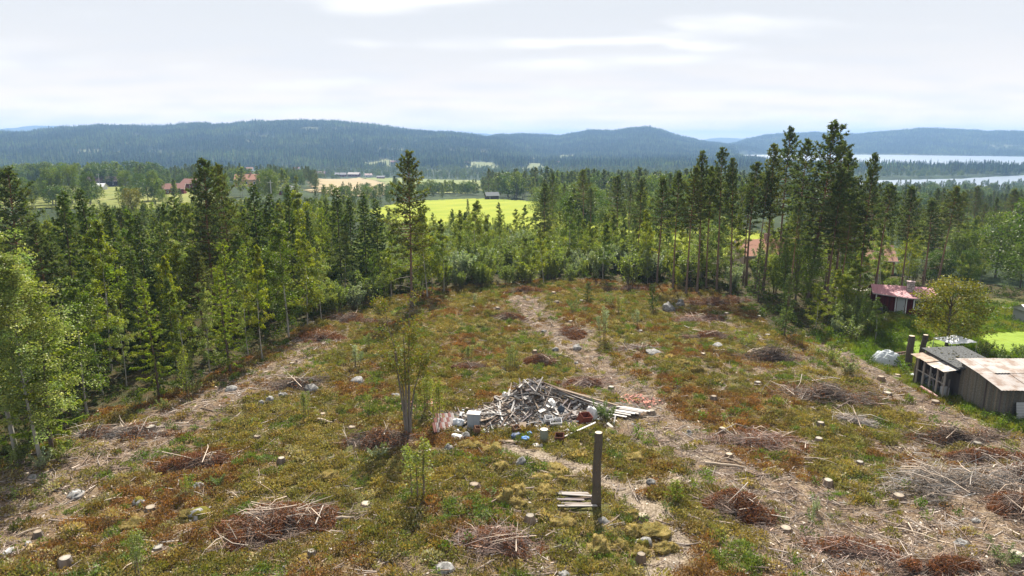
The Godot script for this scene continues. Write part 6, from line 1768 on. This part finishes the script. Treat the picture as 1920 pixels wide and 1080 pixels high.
	var bsh := thing("metal_sheet", "bluish ribbed sheet on the ground beside the corner trunk", "metal sheet", on_ground(30.57, -49.96, 0.08), 0.4)
	w = Shape.new()
	corrugated(w, Vector3(-0.5, 0, -0.4), Vector3(1.0, 0, 0), Vector3(0, 0.1, 0.8), Color(0.35, 0.42, 0.5), 6)
	part(bsh, "ribs", w.mesh(), M.metal_sheet)

	# the stack under a tarpaulin
	var tp := thing("covered_stack", "stack under a crumpled grey-white tarpaulin beside the thickest cut trunk", "covered stack", on_ground(29.84, -52.16), 0.15)
	w = Shape.new()
	var n := 26; var m := 20
	var grid := []
	for i in n + 1:
		var row := []
		for j in m + 1:
			var u := (float(i) / n - 0.5) * 2.0; var v := (float(j) / m - 0.5) * 2.0
			var k := pow(pow(absf(u), 2.4) + pow(absf(v), 2.4), 1.0 / 2.4)
			var y := 0.95 * sqrt(maxf(0.0, 1.0 - pow(minf(k, 1.0), 2.6))) + 0.22 * fine.get_noise_2d(u * 5.0, v * 5.0 + 3.0) * (1.0 - k * 0.4) + 0.06 * sin(u * 9.0 + v * 4.0 + 3.0 * fine.get_noise_2d(u * 3.0, v * 3.0))
			row.append(Vector3(u * 1.15 + 0.05 * sin(v * 7.0), maxf(y, -0.05), v * 0.8 + 0.05 * sin(u * 8.0)))
		grid.append(row)
	for i in n:
		for j in m:
			w.quad(grid[i][j], grid[i + 1][j], grid[i + 1][j + 1], grid[i][j + 1], shade(Color(0.36, 0.39, 0.40), 0.06))
	part(tp, "tarpaulin", w.mesh(), M.cloth)
	for i in 3:
		w = Shape.new()
		w.box(Vector3(-0.9 + 0.7 * i, 0.04, 0.84), Vector3(0.6, 0.08, 0.1), Color(0.30, 0.26, 0.22), Basis(Vector3.UP, 0.2 * i))
		part(tp, "board", w.mesh(), M.wood)

	# low timber stacks between the trunks
	for a in [[32.82, -54.68, 1.5, 0.3, "low dark timber stack behind the tarp-covered one"], [33.48, -52.04, 1.4, 0.5, "dark timber stack between the trunks and the lean-to"]]:
		var t := thing("timber_stack", a[4], "timber stack", on_ground(a[0], a[1]), a[3])
		for i in 5:
			w = Shape.new()
			w.box(Vector3(rr(-0.1, 0.1), 0.07 + 0.12 * (i % 3), -0.2 + 0.2 * (i / 3)), Vector3(a[2], 0.1, 0.16), shade(Color(0.13, 0.09, 0.075), 0.3))
			part(t, "timber", w.mesh(), M.wood)

	# red cottage with a pink metal roof
	o = thing("red_cottage", "small dark red cottage with a pinkish metal roof and white door", "cottage", on_ground(40.5, -68.29))
	o.rotation.y = -0.3
	var lx := 2.9; var lz := 3.3   # its visible corner is the origin: walls run back along -x and along +x
	var red := Color(0.075, 0.02, 0.016)
	w = Shape.new()
	siding(w, Vector3(-2.55, -0.3, -1.1), Vector3(0, -0.3, 0), 2.2, 2.2, red, 0.14)
	siding(w, Vector3(0, -0.3, 0), Vector3(2.5, -0.3, -0.2), 2.2, 2.2, red, 0.14)
	siding(w, Vector3(-2.55, -0.3, -3.9), Vector3(-2.55, -0.3, -1.1), 2.2, 2.2, red, 0.3)
	siding(w, Vector3(2.5, -0.3, -0.2), Vector3(2.5, -0.3, -3.7), 2.2, 2.2, red, 0.3)
	siding(w, Vector3(2.5, -0.3, -3.7), Vector3(-2.55, -0.3, -3.9), 2.2, 2.2, red, 0.3)
	tag(part(o, "wall_boards", w.mesh(), M.wood), "", "", "", "stuff")
	var rf := Shape.new()
	var r0 := [Vector3(-2.95, 1.93, -1.05), Vector3(0.05, 1.9, 0.45), Vector3(2.8, 1.9, 0.25), Vector3(2.8, 2.65, -2.0), Vector3(-2.95, 2.6, -2.5), Vector3(2.8, 1.9, -4.2), Vector3(-2.95, 1.9, -4.3)]
	var pinkish := Color(0.36, 0.15, 0.165)
	rf.quad(r0[0], r0[1], r0[3], r0[4], pinkish)
	rf.tri(r0[1], r0[2], r0[3], pinkish)
	rf.quad(r0[4], r0[3], r0[5], r0[6], pinkish)
	for q in [[0, 1], [1, 2], [2, 3], [0, 4], [4, 6], [3, 5], [5, 6]]:
		rf.quad(r0[q[0]], r0[q[1]], r0[q[1]] - Vector3.UP * 0.1, r0[q[0]] - Vector3.UP * 0.1, Color(0.4, 0.33, 0.33))
	rf.quad(r0[0] - Vector3.UP * 0.1, r0[1] - Vector3.UP * 0.1, r0[3] - Vector3.UP * 0.1, r0[4] - Vector3.UP * 0.1, Color(0.3, 0.25, 0.22))
	for i in 13:
		var f := (i + 0.5) / 13.0
		rf.tube([r0[0].lerp(r0[1], f) + Vector3.UP * 0.015, r0[4].lerp(r0[3], f) + Vector3.UP * 0.015], [0.015, 0.015], 4, pinkish * 1.1, pinkish * 1.1)
	var roof := part(o, "roof", rf.mesh(), M.metal_sheet)
	w = Shape.new()
	w.box(Vector3(0.55, 2.75, -1.3), Vector3(0.62, 1.0, 0.55), Color(0.42, 0.38, 0.36))
	part(roof, "chimney", w.mesh(), M.stone)
	w = Shape.new()
	w.box(Vector3(0.55, 3.30, -1.3), Vector3(0.74, 0.09, 0.66), Color(0.5, 0.38, 0.38))
	part(roof, "chimney_cap", w.mesh(), M.stone)
	w = Shape.new()
	w.box(Vector3(0, 0.0, 0), Vector3(0.72, 1.9, 0.05), Color(0.36, 0.37, 0.38))
	var door := part(o, "door", w.mesh(), M.wood)
	door.position = Vector3(-0.42, 0.92, -0.13)
	door.rotation.y = -0.405
	w = Shape.new()
	w.box(Vector3(0.26, 0.0, 0.05), Vector3(0.04, 0.12, 0.05), Color(0.1, 0.1, 0.1))
	part(door, "handle", w.mesh(), M.metal_sheet)
	for p in [Vector3(-2.58, 0.85, -1.08), Vector3(0.03, 0.85, 0.03), Vector3(-0.86, 0.85, -0.35)]:
		w = Shape.new()
		w.box(p, Vector3(0.1, 2.2, 0.1), Color(0.55, 0.55, 0.55))
		part(o, "trim_board", w.mesh(), M.wood)
	w = Shape.new()
	for q in [[0, 0.5, 0.9, 0.09], [0, -0.5, 0.9, 0.09], [-0.42, 0, 0.09, 1.0], [0.42, 0, 0.09, 1.0], [0, 0, 0.05, 0.95]]:
		w.box(Vector3(q[0], q[1], 0.03), Vector3(q[2], q[3], 0.06), Color(0.7, 0.7, 0.7))
	var win := part(o, "window", w.mesh(), M.wood)
	win.position = Vector3(1.15, 1.15, -0.07)
	win.rotation.y = 0.083
	w = Shape.new()
	w.box(Vector3.ZERO, Vector3(0.8, 0.95, 0.02), Color(0.1, 0.12, 0.14))
	part(win, "pane", w.mesh(), M.window_glass)
	var bin := thing("dark_barrel", "small black barrel standing by the cottage's blind wall", "barrel", on_ground(37.41, -67.41))
	w = Shape.new()
	w.tube([Vector3(0, -0.05, 0), Vector3(0, 0.3, 0), Vector3(0, 0.62, 0)], [0.25, 0.28, 0.25], 12, Color(0.03, 0.03, 0.03), Color(0.04, 0.04, 0.04), true)
	part(bin, "body", w.mesh(), M.metal_sheet)

	# white canopy, lawns, drive, hut at the edge, hay patch
	var cn := thing("garden_canopy", "white cloth canopy on four thin legs behind the leafy rowan", "canopy", on_ground(38.07, -56.39), 0.2)
	w = Shape.new()
	for i in 8:
		for j in 6:
			var q := []
			for e in [[0, 0], [1, 0], [1, 1], [0, 1]]:
				var u: float = (i + e[0]) / 8.0 - 0.5; var v: float = (j + e[1]) / 6.0 - 0.5
				q.append(Vector3(u * 2.6, 1.15 + 0.45 * (1.0 - maxf(absf(u), absf(v)) * 2.0) + 0.03 * sin(u * 30.0), v * 2.0))
			w.quad(q[0], q[1], q[2], q[3], Color(0.74, 0.75, 0.78))
	part(cn, "cloth", w.mesh(), M.cloth)
	for q in [[-1.25, -0.95], [1.25, -0.95], [1.25, 0.95], [-1.25, 0.95]]:
		w = Shape.new()
		w.tube([Vector3(q[0], -0.1, q[1]), Vector3(q[0], 1.18, q[1])], [0.025, 0.025], 6, Color(0.5, 0.5, 0.5), Color(0.5, 0.5, 0.5))
		part(cn, "leg", w.mesh(), M.metal_sheet)
	draped("lawn", lawns[0], Color(0.13, 0.2, 0.03), Color(0.19, 0.25, 0.04), "bright mown lawn behind the hedge", 40, 0.05)
	draped("lawn", lawns[1], Color(0.12, 0.19, 0.03), Color(0.17, 0.235, 0.04), "bright mown lawn round the rowan", 40, 0.05)
	draped("driveway", PackedVector2Array([Vector2(59.23, -84.8), Vector2(63.23, -83.74), Vector2(72.21, -82.33), Vector2(68.76, -78.29), Vector2(60.54, -80.07), Vector2(57.61, -81.94)]), Color(0.42, 0.38, 0.34), Color(0.5, 0.46, 0.42), "pale gravel drive beyond the garden", 40, 0.05)
	draped("path", PackedVector2Array([Vector2(41.15, -85.83), Vector2(45.52, -83.67), Vector2(49.9, -84.25), Vector2(51.26, -86.62), Vector2(46.18, -87.58)]), Color(0.40, 0.36, 0.31), Color(0.48, 0.44, 0.38), "pale path behind the cottage", 30, 0.05)
	o = thing("garden_hut", "pale garden hut with a white roof at the drive", "hut", on_ground(55.85, -70.11))
	w = Shape.new()
	w.box(Vector3(0, 0.9, 0), Vector3(3.4, 2.0, 3.0), Color(0.36, 0.37, 0.36))
	part(o, "wall", w.mesh(), M.wood)
	w = Shape.new()
	for sgn in [-1.0, 1.0]:
		w.quad(Vector3(-2.1, 1.75, 1.8 * sgn), Vector3(2.1, 1.75, 1.8 * sgn), Vector3(2.1, 2.5, 0), Vector3(-2.1, 2.5, 0), Color(0.66, 0.66, 0.67))
		w.tri(Vector3(1.95 * sgn, 1.85, -1.6), Vector3(1.95 * sgn, 1.85, 1.6), Vector3(1.95 * sgn, 2.5, 0), Color(0.45, 0.45, 0.45))
	part(o, "roof", w.mesh(), M.metal_sheet)
	o = thing("pergola", "low brown wooden pergola between the trees behind the cottage", "pergola", on_ground(65.61, -104.41))
	for q in [[-1.6, 0.0], [1.6, 0.0], [-1.6, -1.6], [1.6, -1.6]]:
		w = Shape.new()
		w.box(Vector3(q[0], 1.0, q[1]), Vector3(0.12, 2.2, 0.12), Color(0.2, 0.13, 0.09))
		part(o, "post", w.mesh(), M.wood)
	w = Shape.new()
	for i in 7: w.box(Vector3(-1.8 + 0.6 * i, 2.16, -0.8), Vector3(0.1, 0.1, 2.2), Color(0.24, 0.16, 0.11))
	w.box(Vector3(0, 2.06, 0), Vector3(4.0, 0.12, 0.1), Color(0.24, 0.16, 0.11))
	w.box(Vector3(0, 2.06, -1.6), Vector3(4.0, 0.12, 0.1), Color(0.24, 0.16, 0.11))
	part(o, "beams", w.mesh(), M.wood)


# [x, z, length, depth, wall height, turn, wall colour, roof colour, label, called]
var houses_at := []

func house(x: float, z: float, l: float, d: float, h: float, turn: float, wall: Color, roof: Color, label: String, called := "house") -> void:
	var o := thing(called, label, "barn" if called == "barn" else "shed" if called == "shed" else "house", on_ground(x, z, -0.3), turn)
	var w := Shape.new()
	w.box(Vector3(0, h * 0.5, 0), Vector3(l, h, d), wall)
	var rise := d * 0.34
	for s in [-1.0, 1.0]:
		w.tri(Vector3(s * l * 0.5, h, -d * 0.5), Vector3(s * l * 0.5, h, d * 0.5), Vector3(s * l * 0.5, h + rise, 0), wall)
	part(o, "wall", w.mesh(), M.wood)
	w = Shape.new()
	for s in [-1.0, 1.0]:
		var a := Vector3(-l * 0.5 - 0.4, h - 0.2, s * (d * 0.5 + 0.5)); var b := Vector3(l * 0.5 + 0.4, h - 0.2, s * (d * 0.5 + 0.5))
		var t := Vector3(l * 0.5 + 0.4, h + rise + 0.12, 0); var u := Vector3(-l * 0.5 - 0.4, h + rise + 0.12, 0)
		w.quad(a, b, t, u, roof)
		w.quad(a, b, b + Vector3.UP * 0.12, a + Vector3.UP * 0.12, Color(0.5, 0.5, 0.5))
		w.quad(Vector3(s * (l * 0.5 + 0.42), h - 0.2, d * 0.5 + 0.5), Vector3(s * (l * 0.5 + 0.42), h + rise + 0.14, 0), Vector3(s * (l * 0.5 + 0.42), h + rise - 0.2, 0), Vector3(s * (l * 0.5 + 0.42), h - 0.5, d * 0.5 + 0.5), Color(0.62, 0.62, 0.62))
	var rf := part(o, "roof", w.mesh(), M.roof_tiles)
	if called == "house":
		w = Shape.new()
		w.box(Vector3(l * 0.15, h + rise + 0.3, 0), Vector3(0.8, 1.4, 0.8), Color(0.3, 0.2, 0.17))
		part(rf, "chimney", w.mesh(), M.wood)
	for i in (maxi(2, int(l / 4.0)) if called != "shed" else 1):
		var n := maxi(2, int(l / 4.0))
		w = Shape.new()
		w.box(Vector3(-l * 0.5 + l * (i + 0.5) / n, h * 0.55, d * 0.5 + 0.03), Vector3(1.0 if called == "house" else 0.7, h * 0.4, 0.06), Color(0.6, 0.6, 0.6))
		var wn := part(o, "window", w.mesh(), M.wood)
		w = Shape.new()
		w.box(Vector3(-l * 0.5 + l * (i + 0.5) / n, h * 0.55, d * 0.5 + 0.07), Vector3(0.8 if called == "house" else 0.5, h * 0.33, 0.03), Color(0.05, 0.05, 0.06))
		part(wn, "pane", w.mesh(), M.window_glass)


func buildings() -> void:
	var red := Color(0.13, 0.03, 0.022); var tile := Color(0.20, 0.095, 0.075); var grey := Color(0.24, 0.23, 0.24); var dark := Color(0.07, 0.05, 0.05); var white := Color(0.55, 0.55, 0.54); var orange := Color(0.28, 0.13, 0.085)
	houses_at = [
		[-146.55, -298.76, 8.5, 6.0, 2.8, 0.25, red, tile, "red barn with a wide tiled roof, the lower of two at the farm", "barn"],
		[-154.94, -333.11, 7.5, 6.0, 3.8, -0.35, red, tile, "red barn with a white-edged gable beside the wider-roofed barn", "barn"],
		[-235.59, -398.8, 17.0, 7.0, 3.4, 0.05, Color(0.06, 0.045, 0.045), Color(0.13, 0.09, 0.09), "long dark brown barn among the meadow trees", "barn"],
		[-210.68, -350.26, 7.5, 4.0, 2.2, 0.0, white, Color(0.6, 0.6, 0.62), "small white shed before the long dark barn", "shed"],
		[-567.71, -1104.2, 10.0, 7.0, 3.6, 0.0, white, Color(0.4, 0.28, 0.22), "pale house with brownish roof peeking over the meadow trees", "house"],
		[-145.3, -379.13, 12.0, 8.0, 4.0, 0.2, Color(0.5, 0.32, 0.16), orange, "ochre house with a red roof between the two bushy pines", "house"],
		[-96.18, -295.67, 6.0, 5.0, 2.6, -0.2, red, grey, "small dark red shed by the farm road", "shed"],
		[-9.99, -338.26, 6.0, 4.2, 2.4, 0.3, Color(0.08, 0.07, 0.07), Color(0.12, 0.13, 0.145), "small dark cabin at the rear edge of the bright field", "shed"],
		[-384.9, -1559.51, 26.0, 9.0, 4.0, 0.0, red, Color(0.26, 0.16, 0.15), "long red house high beyond the tan field", "house"], [-358.13, -1552.37, 16.0, 8.0, 4.0, 0.1, white, Color(0.34, 0.2, 0.18), "white house next to the long red one", "house"],
		[-264.52, -1563.28, 17.0, 9.0, 5.0, 0.1, red, Color(0.26, 0.13, 0.12), "red farmhouse by the small pale meadow", "house"], [-295.07, -1055.87, 20.0, 9.0, 5.0, 0.0, Color(0.10, 0.04, 0.035), Color(0.2, 0.13, 0.13), "large dark red barn at the tan field's corner", "barn"],
		[-265.03, -1069.49, 17.0, 8.0, 3.5, 0.1, red, grey, "low grey-roofed barn behind the tan field", "barn"], [-246.03, -1076.69, 18.0, 8.0, 4.0, -0.15, red, Color(0.45, 0.40, 0.38), "pale-roofed barn in the middle of the valley farm", "barn"],
		[-220.59, -1062.07, 11.0, 7.0, 3.4, 0.2, white, Color(0.4, 0.3, 0.28), "white cottage at the end of the valley farm", "house"], [-192.05, -1010.61, 11.0, 5.0, 2.8, 0.0, red, grey, "small red shed alone at the green strip", "shed"],
		[-498.31, -1314.11, 13.0, 9.0, 4.6, 0.2, white, orange, "white house with a red roof by the steep paddock", "house"], [-415.81, -1338.94, 12.0, 8.0, 4.4, -0.2, white, orange, "pale house with orange roof in the valley trees", "house"],
		[-5.96, -1940.87, 15.0, 10.0, 5.0, 0.1, red, orange, "red house high in the valley wood", "house"], [57.22, -2331.56, 18.0, 10.0, 6.0, 0.2, Color(0.5, 0.42, 0.2), orange, "yellow house highest on the valley side", "house"],
		[95.91, -1781.81, 18.0, 10.0, 5.0, 0.0, red, orange, "red house with orange roof in the valley village", "house"], [109.7, -1697.71, 16.0, 10.0, 5.0, 0.3, white, orange, "white house with orange roof in the valley village", "house"],
		[132.58, -1874.67, 14.0, 9.0, 5.0, -0.3, white, Color(0.4, 0.3, 0.28), "white house with brown roof in the valley village", "house"], [-106.59, -1574.56, 15.0, 9.0, 4.5, 0.1, red, Color(0.3, 0.2, 0.2), "red house by the narrow green meadow", "house"],
		[39.16, -106.88, 8.0, 5.5, 2.4, 0.2, Color(0.45, 0.36, 0.27), Color(0.34, 0.17, 0.115), "house with a terracotta roof glimpsed between the pine trunks", "house"], [60.68, -117.1, 9.0, 6.0, 2.8, -0.2, Color(0.4, 0.2, 0.14), Color(0.33, 0.18, 0.13), "low house with orange roof glimpsed under the dense pines", "house"]]
	for a in houses_at:
		house(a[0], a[1], a[2], a[3], a[4], a[5], a[6], a[7], a[8], a[9])
	for a in [[-80.02, -228.34, 8.27, "pale utility pole rising behind the bushy pines"], [-234.47, -391.7, 7.49, "thin pole beside the long dark barn"]]:
		var o := thing("utility_pole", a[3], "utility pole", on_ground(a[0], a[1]))
		var w := Shape.new()
		w.tube([Vector3(0, -0.5, 0), Vector3(0, a[2], 0)], [0.2, 0.14], 8, Color(0.42, 0.41, 0.39), Color(0.42, 0.41, 0.39), true)
		part(o, "mast", w.mesh(), M.wood)
		w = Shape.new()
		w.box(Vector3(0, a[2] - 0.8, 0.16), Vector3(1.8, 0.14, 0.12), Color(0.4, 0.39, 0.37))
		part(o, "crossarm", w.mesh(), M.wood)


# ---------------------------------------------------------------- labels and order

func finish_labels() -> void:
	var marks := [["the tall cut trunk", 3.98, -29.55], ["the demolition heap", 1.32, -39.47], ["the many-stemmed rowan", -6.21, -38.04], ["the grey plank shed", 30.75, -41.0], ["the tarp-covered stack", 29.84, -52.16], ["the big pale grey brush heap", 22.12, -31.83],
		["the heap with pale sticks", -10.57, -28.47], ["the rear boulder", 16.45, -69.79], ["the lone bare-trunked pine", -10.59, -70.04], ["the tallest pine", 32.52, -73.45], ["the mossy boulder", -14.78, -29.01], ["the long grey boulder", -14.07, -45.24], ["the thick stump near the wood", -21.68, -38.23],
		["the largest grey-brown brush heap", 21.11, -43.63], ["the rust-red heap at the track fork", 10.66, -29.21], ["the red cottage", 40.32, -68.57], ["the big pale-leaved birch", -27.38, -34.61], ["the very thick stump", 20.76, -25.12], ["the dark bushy pine at the field", 5.1, -107.44], ["the slim leaning birch", -19.89, -51.99], ["the lone heath sapling", 7.95, -57.53], ["the loose pinkish brush heap", 14.26, -36.93], ["the tallest spire-topped spruces", -16.67, -77.12], ["the far-off red barns", -28.53, -63.52]]
	marks.pop_back()
	var words := ["first", "second", "third", "fourth", "fifth", "sixth", "seventh", "eighth", "ninth", "tenth", "eleventh", "twelfth"]
	var by := {}
	for e in to_label:
		var best := 0
		for i in marks.size():
			if e[3].distance_to(Vector2(marks[i][1], marks[i][2])) < e[3].distance_to(Vector2(marks[best][1], marks[best][2])): best = i
		var key: String = e[1] + str(best)
		if not by.has(key): by[key] = []
		by[key].append([e[3].distance_to(Vector2(marks[best][1], marks[best][2])), e, best])
	for key in by:
		var l: Array = by[key]
		l.sort_custom(func(a: Array, b: Array) -> bool: return a[0] < b[0])
		for i in l.size():
			var e: Array = l[i][1]
			var mark: String = marks[l[i][2]][0]
			if l.size() == 1: tag(e[0], "%s, the only %s close to %s" % [e[2], e[1], mark])
			else: tag(e[0], "%s, %s %s out from %s" % [e[2], words[mini(i, 11)], e[1], mark])


func build_all() -> void:
	var t := Time.get_ticks_msec()
	buildings()
	trees()
	print("trees ", Time.get_ticks_msec() - t); t = Time.get_ticks_msec()
	tinted("far_needles", 1, 1, 1, 0.8, Color(0.3, 0.35, 0.1), 0.2)
	far_forest()
	print("far ", Time.get_ticks_msec() - t); t = Time.get_ticks_msec()
	yard_things()
	demolition_heap()
	clearing_things()
	print("things ", Time.get_ticks_msec() - t); t = Time.get_ticks_msec()
	plant_waiting()
	ground_cover()
	print("cover ", Time.get_ticks_msec() - t)
